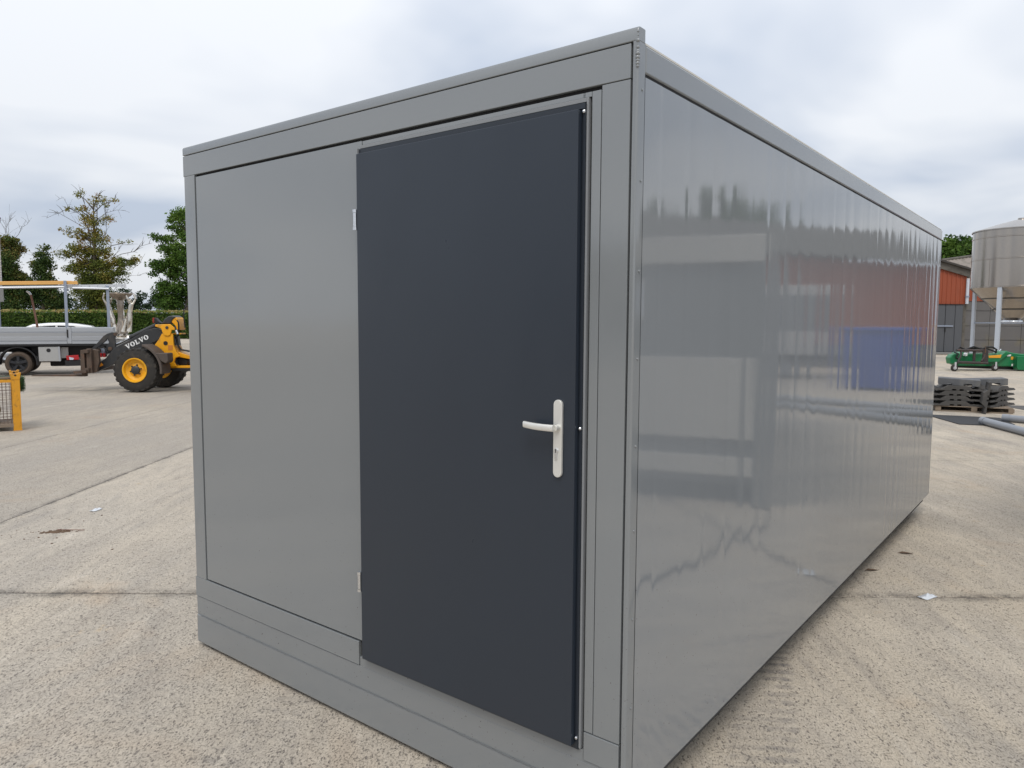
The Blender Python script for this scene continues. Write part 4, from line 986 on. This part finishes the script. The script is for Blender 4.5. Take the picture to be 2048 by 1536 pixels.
# ------------------------------------------------------------------ right side: red barn
K['redclad'] = mat('red_cladding', (.29,.065,.026), .55, vary=.14, vscale=1.5, stretch=(1,1,.15), dirt=(.24,.06,.028), dscale=1.2)
K['greydoor'] = mat('grey_sliding_door', (.085,.09,.10), .6, vary=.12, vscale=2, stretch=(1,1,.2))
K['blockwall'] = mat('grey_concrete_panel', (.125,.12,.118), .85, vary=.22, vscale=1.3, bump=.2, bscale=12, dirt=(.15,.135,.10), dscale=.8)
K['fibre'] = mat('fibre_cement_roof', (.25,.215,.185), .85, vary=.2, vscale=1.2, dirt=(.12,.11,.085), dscale=1.5)
K['fascia'] = mat('weathered_fascia', (.115,.105,.09), .85, vary=.45, vscale=3, dirt=(.05,.045,.04), dscale=2)
K['downp'] = mat('pale_downpipe', (.55,.58,.64), .5)
B = Sheet(1900, 43)
bn = thing('red_barn', 'red clad barn with grey door and concrete base behind the silo', 'barn', B.loc, UA)
def ribbed(x0, x1, ztop0, ztop1, zb, y0, pitch=.26, depth=.035):
    """upright trapezoid sheeting with a sloping top edge"""
    q = M(); x = x0; pts = []
    while x < x1:
        for f_, d_ in ((0,0),(.62,0),(.70,-depth),(.92,-depth)):
            if x+f_*pitch <= x1: pts.append((x+f_*pitch, y0+d_))
        x += pitch
    n = len(pts)
    for (px, py) in pts: q.v.append((px, py, zb))
    for (px, py) in pts: q.v.append((px, py, ztop0+(ztop1-ztop0)*(px-x0)/(x1-x0)))
    for i in range(n-1): q.f.append((i, i+1, n+i+1, n+i))
    return q
xL, xR = B.x(1835), B.x(2110)
def roofz(x): # verge falling to the right
    xa, za = B.p(1880,541); xb, zb = B.p(1945,560); return za+(zb-za)*(x-xa)/(xb-xa)
c0, c1, c2 = B.x(1924.5), B.x(1932.5), B.x(1985)
ribbed(xL, c0, roofz(xL), roofz(c0), B.z(1900,608.5), 0).build('cladding', K['redclad'], bn, smooth=0)
ribbed(c1, c2+3, roofz(c1), roofz(c1)-.2, B.z(1940,602.5), .06).build('cladding', K['redclad'], bn, smooth=0)
M().box(xL, xR+.5, .10, 10, 0, 3.9).build('wall', K['blockwall'], bn, smooth=0)
q = M(); xa, xb = xL-.2, B.x(1962)
q.prism([(xa,roofz(xa)-.02),(xb,roofz(xb)-.02),(xb,roofz(xb)+.36),(xa,roofz(xa)+.36)], -.14, -.05); q.build('verge_board', K['fascia'], bn, smooth=0)
q = M(); q.prism([(xa,roofz(xa)+.362),(xb+.1,roofz(xb)+.34),(xb+.1,roofz(xb)+.45),(xa,roofz(xa)+.47)], -.30, 6); q.build('roof_edge', mat('dark_roof_sheet', (.05,.045,.04), .8), bn, smooth=0)
M().tube([B.p3(1927.5,559,-.12), B.p3(1927.5,608,-.12)], .085, 12).build('downpipe', K['downp'], bn)
q = M(); q.tube([B.p3(1927.5,592,-.13), B.p3(1927.5,595,-.13)], .11, 12); q.build('pipe_bracket', K['galv'], bn)
# grey boarded door, two leaves of upright sheets
xd0 = B.x(1846)
for k, (a, b) in enumerate(((1846,1865),(1866,1884.5),(1885.5,1904),(1904.8,1919.5))):
    lf = M().box(B.x(a), B.x(b), -.06, .06, .12, B.z(1900,609.8)).build('door_board', K['greydoor'], bn, bevel=.015)
M().box(B.x(1860), B.x(1900.5), -.12, -.062, B.z(1900,653.5), B.z(1900,650.5)).build('door_bar', K['galv'], bn, bevel=.01)
M().box(B.x(1884.6), B.x(1886), -.11, -.062, B.z(1900,664), B.z(1900,656)).build('door_handle', K['blk'], bn)
M().box(B.x(1920.3), B.x(1926.5), -.02, .095, 0, B.z(1900,608.8)).build('door_post', K['fascia'], bn, bevel=.01)
M().box(xd0, B.x(1919.5), -.10, .0, B.z(1900,609.6), B.z(1900,608.6)).build('door_track', K['blk'], bn)
rows = [708.5, 680, 652, 622, 604]
for i in range(4):
    for a, b in ((1927.2,1976),(1976.6,2040),(2040.6,2105)):
        z0, z1 = max(0, B.z(1950,rows[i])), B.z(1950,rows[i+1])
        M().box(B.x(a), B.x(b), .04+.004*i, .098, z0+.012, z1-.012).build('concrete_panel', K['blockwall'], bn, bevel=.012)
M().box(xL, B.x(1926), -.5, -.07, 0, .10).build('step', K['stone'], bn, bevel=.02)
# pale barn roof rising behind
B2 = Sheet(1930, 56)
b2 = thing('farm_shed', 'brown fibre cement shed roof rising behind the red barn', 'shed', B2.loc, UA)
za, zb = B2.z(1930,563), B2.z(1930,527)
q = M()
for i in range(61):
    x = -3.2+8.2*i/60; rz_ = zb+(x+3.2)*.14
    wv = .035*math.sin(i*math.pi)
    for t in (0,1): q.v.append((x, -1+4*t, (za if t == 0 else rz_)+(.03 if i%2 else -.03)))
for i in range(60): q.f.append((2*i,2*i+2,2*i+3,2*i+1))
q.build('roof', K['fibre'], b2, smooth=60)
q = M()
q.tube([(-3.2,3,zb+.03),(5,3,zb+8.2*.14+.03)], .12, 8); q.build('ridge_cap', K['fascia'], b2)
M().box(-3.1,4.9,-.8,6.8,0,za-.05).build('wall', K['blockwall'], b2, smooth=0)

# feed silo on legs
SL = Sheet(2027, 33)
sl = thing('feed_silo', 'steel feed silo with cone bottom standing on pale legs', 'silo', SL.loc, UA)
K['silo'] = mat('stainless_silo', (.385,.35,.315), .20, metal=1, vary=.12, vscale=.8, stretch=(1,1,.25), bump=.12, bscale=1.5)
Rs = 1.80; zc0, zc1 = SL.z(2025,576), SL.z(2025,466)
zm1, zm2 = SL.z(2025,522), SL.z(2025,480)
for a, b in ((zc0,zm1-.01),(zm1+.01,zm2-.01),(zm2+.01,zc1)):
    M().lathe([(Rs,a),(Rs,b)], 72, c=(0,0,0)).build('shell', K['silo'], sl, smooth=60)
for z_ in (zc0, zm1, zm2):
    M().lathe([(Rs-.01,z_-.035),(Rs+.022,z_-.02),(Rs+.022,z_+.02),(Rs-.01,z_+.035)], 72).build('seam_band', K['silo'], sl, smooth=50)
for k in range(5):
    a = R(-160+47*k); M().tube([((Rs+.002)*math.cos(a),(Rs+.002)*math.sin(a),zc0+.05),((Rs+.002)*math.cos(a),(Rs+.002)*math.sin(a),zm1-.04)], .012, 6).build('vertical_seam', K['silo'], sl)
M().lathe([(Rs+.05,zc1-.02),(Rs+.05,zc1+.03),(.9,zc1+.33),(.16,zc1+.53),(.15,zc1+.58),(.001,zc1+.60)], 72).build('roof_cone', K['silo'], sl, smooth=40)
zo = SL.z(2018,640); ox = -.18
q = M(); n_ = 56
pf = [(Rs,zc0-.03,0),(Rs*.72,zc0-.03-(zc0-zo)*.33,.33),(Rs*.44,zc0-.03-(zc0-zo)*.66,.66),(.30,zo,1)]
for r_, z_, t in pf:
    for j in range(n_): a = 2*math.pi*j/n_; q.v.append((ox*t+r_*math.cos(a), r_*math.sin(a), z_))
for i in range(3):
    for j in range(n_): q.f.append((i*n_+j, (i+1)*n_+j, (i+1)*n_+(j+1)%n_, i*n_+(j+1)%n_))
q.build('hopper', K['silo'], sl, smooth=30)
for t in (.33,.66):
    r_ = Rs+(.30-Rs)*t; M().lathe([(r_+.02,-.02),(r_+.03,0),(r_+.0,.025)], 56, c=(ox*t,0,zc0-.03-(zc0-zo)*t)).build('hopper_seam', K['fascia'], sl)
M().lathe([(.30,-.02),(.40,-.02),(.42,-.07),(.36,-.09),(.30,-.16),(.28,-.17)], 28, c=(ox,0,zo)).build('outlet', K['zinc'], sl)
for k in range(4):
    a = R(-145-90*k); x_, y_ = (Rs-.06)*math.cos(a), (Rs-.06)*math.sin(a)
    lg = M().box(-.085,.085,-.06,.06,0,zc0+.02); o = lg.build('leg', mat('pale_galvanised_leg_%d'%k, (.50,.54,.60), .5, metal=.2, vary=.1, vscale=6), sl, bevel=.006); o.location = (x_,y_,0); o.rotation_euler = (0,0,a+R(90))
    M().box(x_-.16,x_+.16,y_-.16,y_+.16,0,.03).build('foot_plate', K['galv'], sl)
for k in range(4):
    a, b = R(-145-90*k), R(-235-90*k); zb_ = SL.z(2000,646)
    M().tube([((Rs-.1)*math.cos(a),(Rs-.1)*math.sin(a),zb_),((Rs-.1)*math.cos(b),(Rs-.1)*math.sin(b),zb_)], .028, 6).build('brace', K['galv'], sl)

# ------------------------------------------------------------------ green sweeper attachment
K['green'] = mat('machine_green', (.008,.17,.062), .35, vary=.15, vscale=3, coat=.2, dirt=(.03,.17,.07), dscale=4)
K['stick'] = mat('yellow_orange_decal', (.80,.36,.03), .5)
Q = Sheet(1960, 27.6)
mc = thing('sweeper_machine', 'green sweeping attachment with dark mounting frame, in front of the silo', 'machine', Q.loc, UA)
def qp(name, mt, pts, y0, th, bevel=.015, par=None): return M().prism(Q.poly(pts,y0), y0, y0+th).build(name, K[mt], par or mc, bevel=bevel)
bd = qp('housing', 'green', [(1914,712),(1917,706),(1924,703),(1936,707),(1976,707),(1980,709),(2003,706),(2012,701),(2024,705),(2046,708),(2100,708),(2100,734),(1920,732),(1914,729)], .15, .5, .05)
qp('shield_panel', 'green', [(1975,710),(2002,710),(2010,703),(2020,706),(2004,719),(1998,724),(1976,724)], .05, .12, .02, bd)
qp('skirt', 'green', [(2035,712),(2060,713),(2100,714),(2100,741),(2038,740),(2035,735)], -.10, .26, .02, bd)
qp('brush_skirt', 'blk', [(1915,729.5),(2036,733),(2036,739.5),(1916,735)], .25, .35, 0)
qp('side_lump', 'green', [(1899,715),(1905,708),(1915,707),(1921,714),(1920,726),(1902,728)], -.06, .3, .04, bd)
qp('decal', 'stick', [(1977,711),(2003,709),(2001,715.5),(1978,715.5)], .038, .012, .002, bd)
qp('decal', 'stick', [(2022,713),(2031.5,713),(2031.5,719),(2022,719)], .139, .012, 0, bd)
qp('decal', 'stick', [(2029,723),(2036,723),(2036,727),(2029,727)], .138, .012, 0, bd)
qp('label', 'white', [(2013,709.5),(2022,708.5),(2021,712),(2014,712.5)], .139, .012, 0, bd)
qp('label', 'white', [(2024,727.5),(2034,727.5),(2034,732),(2024,732)], .137, .014, 0, bd)
qp('cover', 'white', [(1930.5,708),(1935,705.5),(1934.5,711),(1931,712)], -.02, .2, .004)
K['darkframe'] = mat('dark_rusty_frame', (.040,.034,.032), .65, vary=.4, vscale=8, dirt=(.12,.05,.03), dscale=7)
def fb(name, *pl_, r_=.035, mt='darkframe'):
    q = M()
    for pts in pl_: q.tube([Q.p3(a,b,y) for a,b,y in pts], r_, 8)
    return q.build(name, K[mt], mc)
fb('frame_bar', [(1912,700,-.25),(1973,701,-.25)], r_=.045)
fb('frame_bar', [(1915,724,-.35),(1976,726,-.35)], r_=.05)
fb('frame_upright', [(1922,699,-.25),(1921,712,-.28),(1916,724,-.32),(1912,731,-.32)])
fb('frame_upright', [(1970,699,-.25),(1969,712,-.28),(1963,722,-.34)])
fb('frame_upright', [(1948,701,-.2),(1948,722,-.2)], r_=.05)
qp('frame_plate', 'darkframe', [(1966,698),(1976,700),(1977,727),(1965,726)], -.30, .05, .01)
fb('hydraulic_hose', [(1912,702,-.2),(1918,694,-.15),(1930,699,-.1),(1946,693,-.05),(1962,698,-.05),(1972,694,0),(1984,694,.05),(1992,699,.1),(1990,706,.15)], r_=.035, mt='blk')
fb('hydraulic_hose', [(1920,703,-.1),(1940,697,0),(1958,696,0),(1975,698,.05),(1993,704,.1)], r_=.03, mt='blk')
fb('hydraulic_hose', [(1908,704,.05),(1916,707,-.1),(1912,715,-.1),(1920,719,-.05)], r_=.03, mt='blk')
fb('lever', [(1998,702,.2),(2001,698,.2)], r_=.02, mt='zinc')
fb('marker_rod', [(1970,706,-.3),(1970,692,-.3)], r_=.018, mt='rust')
for a, y_ in ((1911,-.40),(1992,-.12)):
    x_ = Q.x(a,y_); wh = M().lathe([(.03,y_),(.10,y_-.005),(.125,y_+.02),(.125,y_+.07),(.10,y_+.095),(.03,y_+.09)], 24, 'y', (x_,0,.125)).build('castor_wheel', K['tyre'], mc)
    M().lathe([(.001,y_-.012),(.06,y_-.010),(.065,y_+.005)], 16, 'y', (x_,0,.125)).build('rim', K['ladder'], wh)
    M().box(x_-.03,x_+.03,y_-.03,y_-.014,.10,.34).build('fork', K['ladder'], wh)

# ------------------------------------------------------------------ stacked dark rubber fence feet on a pallet
K['rubber'] = mat('recycled_rubber', (.070,.066,.062), .8, vary=.25, vscale=5, bump=.25, bscale=40, dirt=(.11,.10,.09), dscale=5)
K['rubberlite'] = mat('grey_rubber_block', (.105,.108,.115), .75, vary=.2, vscale=5, dirt=(.17,.165,.155), dscale=4)
D = Sheet(1940, 14.9)
PZ = .115
pal = thing('pallet', 'weathered wooden pallet under the stacks of rubber blocks', 'pallet', D.loc, UA+R(-22))
for k in range(5): M().box(-.62,.70,-.42+.19*k,-.29+.19*k,.095,PZ-.002).build('deck_board', K['palewood'], pal, bevel=.003)
for k in range(3): M().box(-.62+.62*k,-.52+.62*k,-.42,.47,.022,.0945).build('stringer', K['palewood'], pal, bevel=.003)
for k in range(3): M().box(-.62,.70,-.42+.38*k,-.32+.38*k,.001,.0215).build('base_board', K['palewood'], pal, bevel=.003)
def foot_mesh():
    """low ramped foot: raised middle, sloping flanks, recessed tread panels, carrying slots"""
    q = M(); L_, w_, h = .52, .22, .098
    prof = [(-L_,.0),(-L_,.022),(-.27,.030),(-.17,h),(.17,h),(.27,.030),(L_,.022),(L_,0),(.10,0),(.10,.03),(.03,.03),(.03,0),(-.03,0),(-.03,.03),(-.10,.03),(-.10,0)]
    q.prism(prof, -w_, w_)
    return q
def foot_rib(s_):
    q = M(); x0, x1 = sorted((s_*.30, s_*.50))
    q.box(x0,x0+.022,-.21,.21,.020,.040).box(x1-.022,x1,-.21,.21,.020,.040).box(x0+.0215,x1-.0215,-.21,-.188,.020,.0395).box(x0+.0215,x1-.0215,.188,.21,.020,.0395)
    return q
proto = foot_mesh().build('ballast_block', K['rubber'], None, bevel=.004, smooth=0)
foot_rib(-1).build('raised_rim', K['rubber'], proto, smooth=0); foot_rib(1).build('raised_rim', K['rubber'], proto, smooth=0)
base = Vector(D.loc); ca = UA+R(-22)
ax, ay = Vector((math.cos(ca),math.sin(ca),0)), Vector((-math.sin(ca),math.cos(ca),0))
names = ['bottom','second','third','top']; first = True
for (ox_, oy_, rz_, nm) in ((-.27,-.18,R(3),'left front'), (.40,.02,R(58),'right'), (-.22,.24,R(-4),'left rear')):
    for k in range(4):
        o = proto if first else copy_tree(proto); first = False
        p_ = base+ax*(ox_+random.uniform(-.025,.025))+ay*(oy_+random.uniform(-.02,.02)); o.location = (p_.x,p_.y,PZ+.1*k); o.rotation_euler = (0,0,ca+rz_+random.uniform(-.05,.05))
        tag(o, f'dark rubber ballast block, {names[k]} of the {nm} stack on the pallet', 'block', 'rubber ballast blocks stacked on the pallet')
# one foot standing on end between the stacks
o = copy_tree(proto); p_ = base+ax*.24+ay*-.50; o.location = (p_.x,p_.y,PZ+.002-.115+.30); o.rotation_euler = (R(6),R(-84),ca+R(-8)); o.scale = (.62,.8,1)
tag(o, 'dark rubber ballast block standing on end between the two stacks', 'block', 'rubber ballast blocks stacked on the pallet')
for k, (ox_, oy_, rz_) in enumerate(((-.20,-.16,R(-6)), (.30,.12,R(8)))):
    q = M(); q.prism([(-.36,0),(-.36,.13),(.36,.13),(.36,0),(.22,0),(.22,.04),(.08,.04),(.08,0),(-.12,0),(-.12,.035),(-.2,.035),(-.2,0)], -.16, .16)
    o = q.build('rubber_block', K['rubberlite'], None, bevel=.008, smooth=0); p_ = base+ax*ox_+ay*oy_; o.location = (p_.x,p_.y,PZ+.1*3+.0995); o.rotation_euler = (R(1),R(2.5*(1-2*k)),ca+rz_)
    tag(o, ['grey notched rubber block on top of the left stack of ballast blocks','darker notched rubber block on top of the right stack of ballast blocks'][k], 'block', 'notched rubber blocks on the stacks')

# mat, pipes
K['matblk'] = mat('black_rubber_mat', (.028,.028,.030), .75, vary=.3, vscale=4, bump=.3, bscale=8)
q = M(); q.plate([(-1.30,13.95),(-1.15,13.66),(-.62,12.78),(-.10,12.95),(.15,13.3),(-.15,14.25)], .002, .012)
o = q.build('rubber_mat', K['matblk'], None, smooth=0); tag(o, 'flat black rubber mat on the concrete before the stacked blocks', 'mat')
K['pvc'] = mat('grey_pvc', (.235,.25,.275), .4, vary=.08, vscale=4)
def pipe(a, b, r_, label):
    t = thing('drain_pipe', label, 'pipe', (*a,0), 0, 'grey drain pipes on the ground')
    a3, b3 = Vector((0,0,r_+.004)), Vector((b[0]-a[0], b[1]-a[1], r_+.004)); dv = (b3-a3).normalized()
    q = M(); q.tube([a3,b3], r_, 24, caps=False); q.tube([a3,b3], r_-.005, 24, caps=False)
    q.build('barrel', K['pvc'], t, smooth=50)
    M().tube([a3-dv*.012,a3+dv*.10], r_+.008, 24).build('socket', K['pvc'], t)
pipe((-.30,13.05), (.85,11.1), .062, 'grey drain pipe, the nearer of the pair at the right edge')
pipe((-.06,13.75), (2.4,13.35), .062, 'grey drain pipe, the farther of the pair at the right edge')
pipe((1.0,12.0), (4.3,13.55), .07, 'grey drain pipe mirrored low in the cabin side, nearer one')
pipe((1.3,14.2), (4.5,14.75), .07, 'grey drain pipe mirrored low in the cabin side, farther one')
q = M(); ps_ = []
for i in range(22):
    a = 2*math.pi*i/22; ps_.append((.95+1.15*math.cos(a)*(1+.12*math.sin(3*a)), 16.6+.75*math.sin(a)*(1+.15*math.sin(2*a+1))))
q.plate(ps_, .0005, .005); tag(q.build('asphalt_patch', mat('asphalt', (.09,.085,.08), .9, vary=.3, vscale=3), None, smooth=0), kind='structure')

# trees behind the barn
tree('broad_tree', 'green tree crown behind the red barn, nearest the cabin roof', 1892, 75, 0, [(1880,500,22,22,1.8),(1896,492,22,16,1.8),(1890,520,28,18,2),(1868,510,22,24,1.8)], [], K['oak'], .15, 22, 2.4, lump(.3,.0), .3, 'trees behind the barn')
tree('broad_tree', 'green tree crown behind the red barn, beside the silo', 1930, 78, 0, [(1922,492,18,15,1.8),(1938,500,20,18,1.8),(1925,515,24,16,2),(1950,520,24,20,1.8)], [], K['oak'], .15, 22, 2.4, lump(.3,.0), .3, 'trees behind the barn')

# ------------------------------------------------------------------ what stands to the right of the view and shows in the glossy side
def mir(s): v = s.loc; return Vector((-v.x, v.y, 0))
nb = thing('neighbour_cabin', 'second pale cabin right of the view, mirrored in the glossy side', 'cabin', (1.30,4.83,0), R(-16.3))
K['cream'] = mat('cream_panel', (.52,.50,.46), .5, vary=.06)
K['slate'] = mat('slate_panel', (.16,.17,.175), .5, vary=.06)
M().box(0,3.2,.05,6,.19,2.50).build('body', K['slate'], nb, bevel=.01)
M().box(-.02,3.22,-.03,.049,2.29,2.54).build('fascia', K['cream'], nb, bevel=.01)
M().box(-.02,3.2,-.02,.048,.63,1.40).build('front_panel', K['cream'], nb, bevel=.01)
M().box(-.02,3.2,-.02,.048,.28,.46).build('sill', K['cream'], nb, bevel=.01)
M().box(.02,3.1,.2,5.8,.0,.188).build('base_frame', K['under'], nb)
for x_ in (-.05,3.12): M().box(x_,x_+.13,-.05,.10,.0,2.285).build('corner_post', K['slate'], nb, bevel=.008)
wn_ = M().box(1.25,1.95,.03,.048,1.75,2.15).build('window_frame', K['cream'], nb, bevel=.006)
for x_ in (1.30,1.62): M().box(x_,x_+.28,.02,.029,1.79,2.11).build('pane', K['lamp'], wn_)
skp = thing('skip', 'blue steel skip right of the view, mirrored in the glossy side', 'skip', (2.55,19.0,0), R(-9.5))
K['blue'] = mat('skip_blue', (.012,.06,.34), .5, vary=.12, vscale=2)
q = M(); q.add([(0,0,.06),(1.45,0,.06),(1.45,3.2,.06),(0,3.2,.06),(-.15,-.25,1.55),(1.6,-.25,1.55),(1.6,3.5,1.55),(-.15,3.5,1.55)], [(3,2,1,0),(0,1,5,4),(1,2,6,5),(2,3,7,6),(3,0,4,7),(4,5,6,7)]); q.build('tub', K['blue'], skp, bevel=.02)
M().box(-.2,1.65,-.31,3.56,1.55,1.62).build('rim', K['blue'], skp, bevel=.01)
for x_ in (.15,1.15): M().prism([(0,0),(.14,0),(.14,1.4),(0,1.4)], -.22, -.12).build('rib', K['blue'], skp).location = (x_,-.03,.0)
tr = thing('box_trailer', 'white box trailer right of the view, mirrored in the glossy side', 'trailer', mir(Sheet(1575,23)), -UA)
M().box(-1.2,1.5,0,2.2,.75,2.9).build('box', K['cream'], tr, bevel=.03)
M().box(-1.3,1.6,.1,2.1,.6,.745).build('chassis', K['chassis'], tr)
for y_ in (.0,2.0): wheel(tr, (0,y_,.36), .36, .2, .22, 'alu', lug=False, hub='alu')
for x_ in (-1.15,-.1): M().box(x_,x_+.9,-.012,-.001,1.5,2.6).build('side_door', K['slate'], tr, bevel=.004)
rw = thing('barn_wing', 'long red barn wing right of the view, mirrored in the glossy side', 'barn', (3.6,31.8,0), math.atan2(-.614,.789))
ribbed(0,13,3.95,4.9,0.9,0,pitch=.3).build('cladding', K['redclad'], rw, smooth=0)
M().box(0,13,.06,9,0,3.9).build('wall', K['blockwall'], rw, smooth=0)
q = M(); q.add([(-.3,-.5,3.95),(13.3,-.5,4.95),(13.3,5,6.9),(-.3,5,5.9)],[(0,1,2,3)]); q.add([(-.3,5,5.9),(13.3,5,6.9),(13.3,10,4.9),(-.3,10,3.9)],[(0,1,2,3)]); q.build('roof', K['fascia'], rw, smooth=0)
for px_, d_, lab, bl in ((1440,42,'tall leafy tree right of the view, mirrored above the neighbour cabin',[(1440,400,34,22,1.8),(1420,430,40,20,1.8),(1465,425,30,26,1.8),(1395,448,34,16,1.6),(1440,455,50,22,1.8),(1400,480,50,30,1.6),(1460,490,40,40,1.6)]),
                         (1275,36,'rounded leafy tree right of the view, mirrored by the cabin corner',[(1270,440,40,18,1.8),(1290,455,36,16,1.8),(1250,430,36,20,1.6),(1280,485,50,30,1.8)]),
                         (1520,60,'small leafy tree right of the view, mirrored over the trailer',[(1510,430,18,14,1.6),(1530,450,26,18,1.8),(1550,470,30,16,1.8),(1500,470,30,24,1.8)]),
                         (1680,75,'distant leafy tree right of the view, mirrored over the barn wing',[(1650,482,30,9,1.8),(1690,482,34,8,1.8),(1740,480,34,9,1.8),(1800,480,34,9,1.6)])):
    tree('leafy_tree', lab, px_, d_, 0, bl, [], K['oak'], .16, 20, 2.0, lump(.25,0), .3, 'trees right of the view', loc=mir(Sheet(px_,d_)))

# ------------------------------------------------------------------ litter
K['film'] = mat('clear_plastic_film', (.75,.78,.82), .15, spec=.8, alpha=.75)
def scrap(loc, r_, seed, label):
    q = M(); rg = random.Random(seed); n = 9
    for i in range(n):
        for j in range(n):
            u_, v_ = i/(n-1)-.5, j/(n-1)-.5
            q.v.append((u_*r_*2.2*(1-.3*abs(v_)), v_*r_*1.1, .004+r_*.35*(abs(math.sin(u_*7+seed))*math.cos(v_*4)**2+.3*rg.random())*(1-1.6*max(abs(u_),abs(v_)))))
    for i in range(n-1):
        for j in range(n-1): q.f.append((i*n+j,(i+1)*n+j,(i+1)*n+j+1,i*n+j+1))
    o = q.build('plastic_scrap', K['film'], None, smooth=25); o.location = loc; o.rotation_euler = (0,0,seed)
    so = o.modifiers.new('solid','SOLIDIFY'); so.thickness = .001
    tag(o, label, 'litter', 'plastic scraps on the concrete')
scrap((-5.97,.92,.0), .055, 2.1, 'crumpled clear plastic scrap on the concrete left of the cabin')
scrap((.37,3.23,.0), .06, 1.2, 'crumpled clear plastic scrap on the joint right of the cabin')
K['leafdry'] = mat('dry_leaf', (.10,.06,.035), .8, vary=.3)
def dead_leaf(loc, rz, s_, label):
    q = M(); q.add([(-.06,0,.004),(-.02,.018,.014),(.03,.014,.010),(.07,0,.004),(.03,-.014,.012),(-.02,-.018,.010)], [(0,1,2,3),(0,3,4,5)])
    q.v = [(x*s_,y*s_,z*s_+.001) for x,y,z in q.v]
    o = q.build('dead_leaf', K['leafdry'], None, smooth=0); o.location = loc; o.rotation_euler = (0,0,rz)
    so = o.modifiers.new('solid','SOLIDIFY'); so.thickness = .0015
    tag(o, label, 'leaf', 'dead leaves on the concrete')
dead_leaf((.08,4.14,0), .4, .8, 'curled dead leaf on the concrete right of the cabin, the farther one')
dead_leaf((-.03,3.56,0), .7, .75, 'curled dead leaf lying at the cabin side shadow, the nearer one')
md = thing('mud_clod', 'smear of brown mud clods on the concrete left of the cabin', 'mud', (-5.5,.40,0), 0)
K['mud'] = mat('brown_mud', (.12,.075,.045), .95, vary=.3, vscale=20, bump=.5, bscale=40)
q = M(); rg = random.Random(4)
for i in range(60):
    t = rg.gauss(0,.09); e = rg.gauss(0,.022)+.25*t; x_, y_ = t*U.x-e*U.y, t*U.y+e*U.x; r_ = rg.uniform(.005,.030)*max(.3,1-abs(t)/.22); h = r_*rg.uniform(.12,.4)
    q.lathe([(.001,h),(r_*.6,h*.8),(r_,.0)], 7, c=(x_,y_,0))
for i in range(16):
    x_, y_ = rg.gauss(0,.35), rg.gauss(0,.25); r_ = rg.uniform(.004,.010); q.lathe([(.001,r_*.6),(r_*.7,r_*.4),(r_,0)], 6, c=(x_,y_,0))
q.build('clods', K['mud'], md)
M().tube([(-.02,.03,.008),(.10,.10,.012),(.17,.16,.010)], .003, 5).build('twig', K['brownstick'], md)
for i, (x_, y_) in enumerate(((-5.35,.15),(-4.95,.28))):
    pass

# cable on the ground and an unseen building added behind the viewer for soft reflected bands in the satin front
q = M(); q.tube([(1.28,1.2,.014),(1.16,2.3,.014),(1.06,2.9,.014),(1.10,3.6,.014),(1.02,4.2,.014),(1.15,4.75,.014),(1.4,4.9,.014)], .013, 8)
tag(q.build('power_cable', K['blk'], None), 'black power cable on the concrete, mirrored low in the cabin side', 'cable')
fs = thing('added_band_building', 'long pale unseen building added behind the viewer for reflected bands in the cabin front', 'building', (-6,-26,0), R(8))
M().box(-16,14,-8,0,0,3.4).build('wall', K['cream'], fs, smooth=0)
for k in range(7): M().box(-14.5+4*k,-12.3+4*k,0.0,.04,.0 if k%3 == 0 else 1.2,2.7).build('door' if k%3 == 0 else 'window', K['slate'] if k%3 == 0 else K['glass'], fs)
q = M(); q.add([(-16.4,.6,3.3),(14.4,.6,3.3),(14.4,-4,5.6),(-16.4,-4,5.6),(-16.4,-8.6,3.3),(14.4,-8.6,3.3)],[(0,1,2,3),(3,2,5,4)]); q.build('roof', K['fascia'], fs, smooth=0)

# far wood along the horizon behind the cabin
dw_c, dw_r = [], []
for i in range(900):
    u_ = -60+140*random.random(); h = (7+3*math.sin(u_*.21)+2*math.sin(u_*.53+1))*random.random()**.6
    p_ = yard(U0+u_, V0+150+random.uniform(0,8), h); dw_c.append(tuple(p_)); dw_r.append((1.6,1.6,1.1))
o = leaves('distant_wood', dw_c, dw_r, 34, .28, K['far'], tintf=lambda P: .4+.25*np.sin(P[:,0]*.6+P[:,2]))
tag(o, 'far-off wood on the horizon behind the cabin', 'wood', kind='stuff')
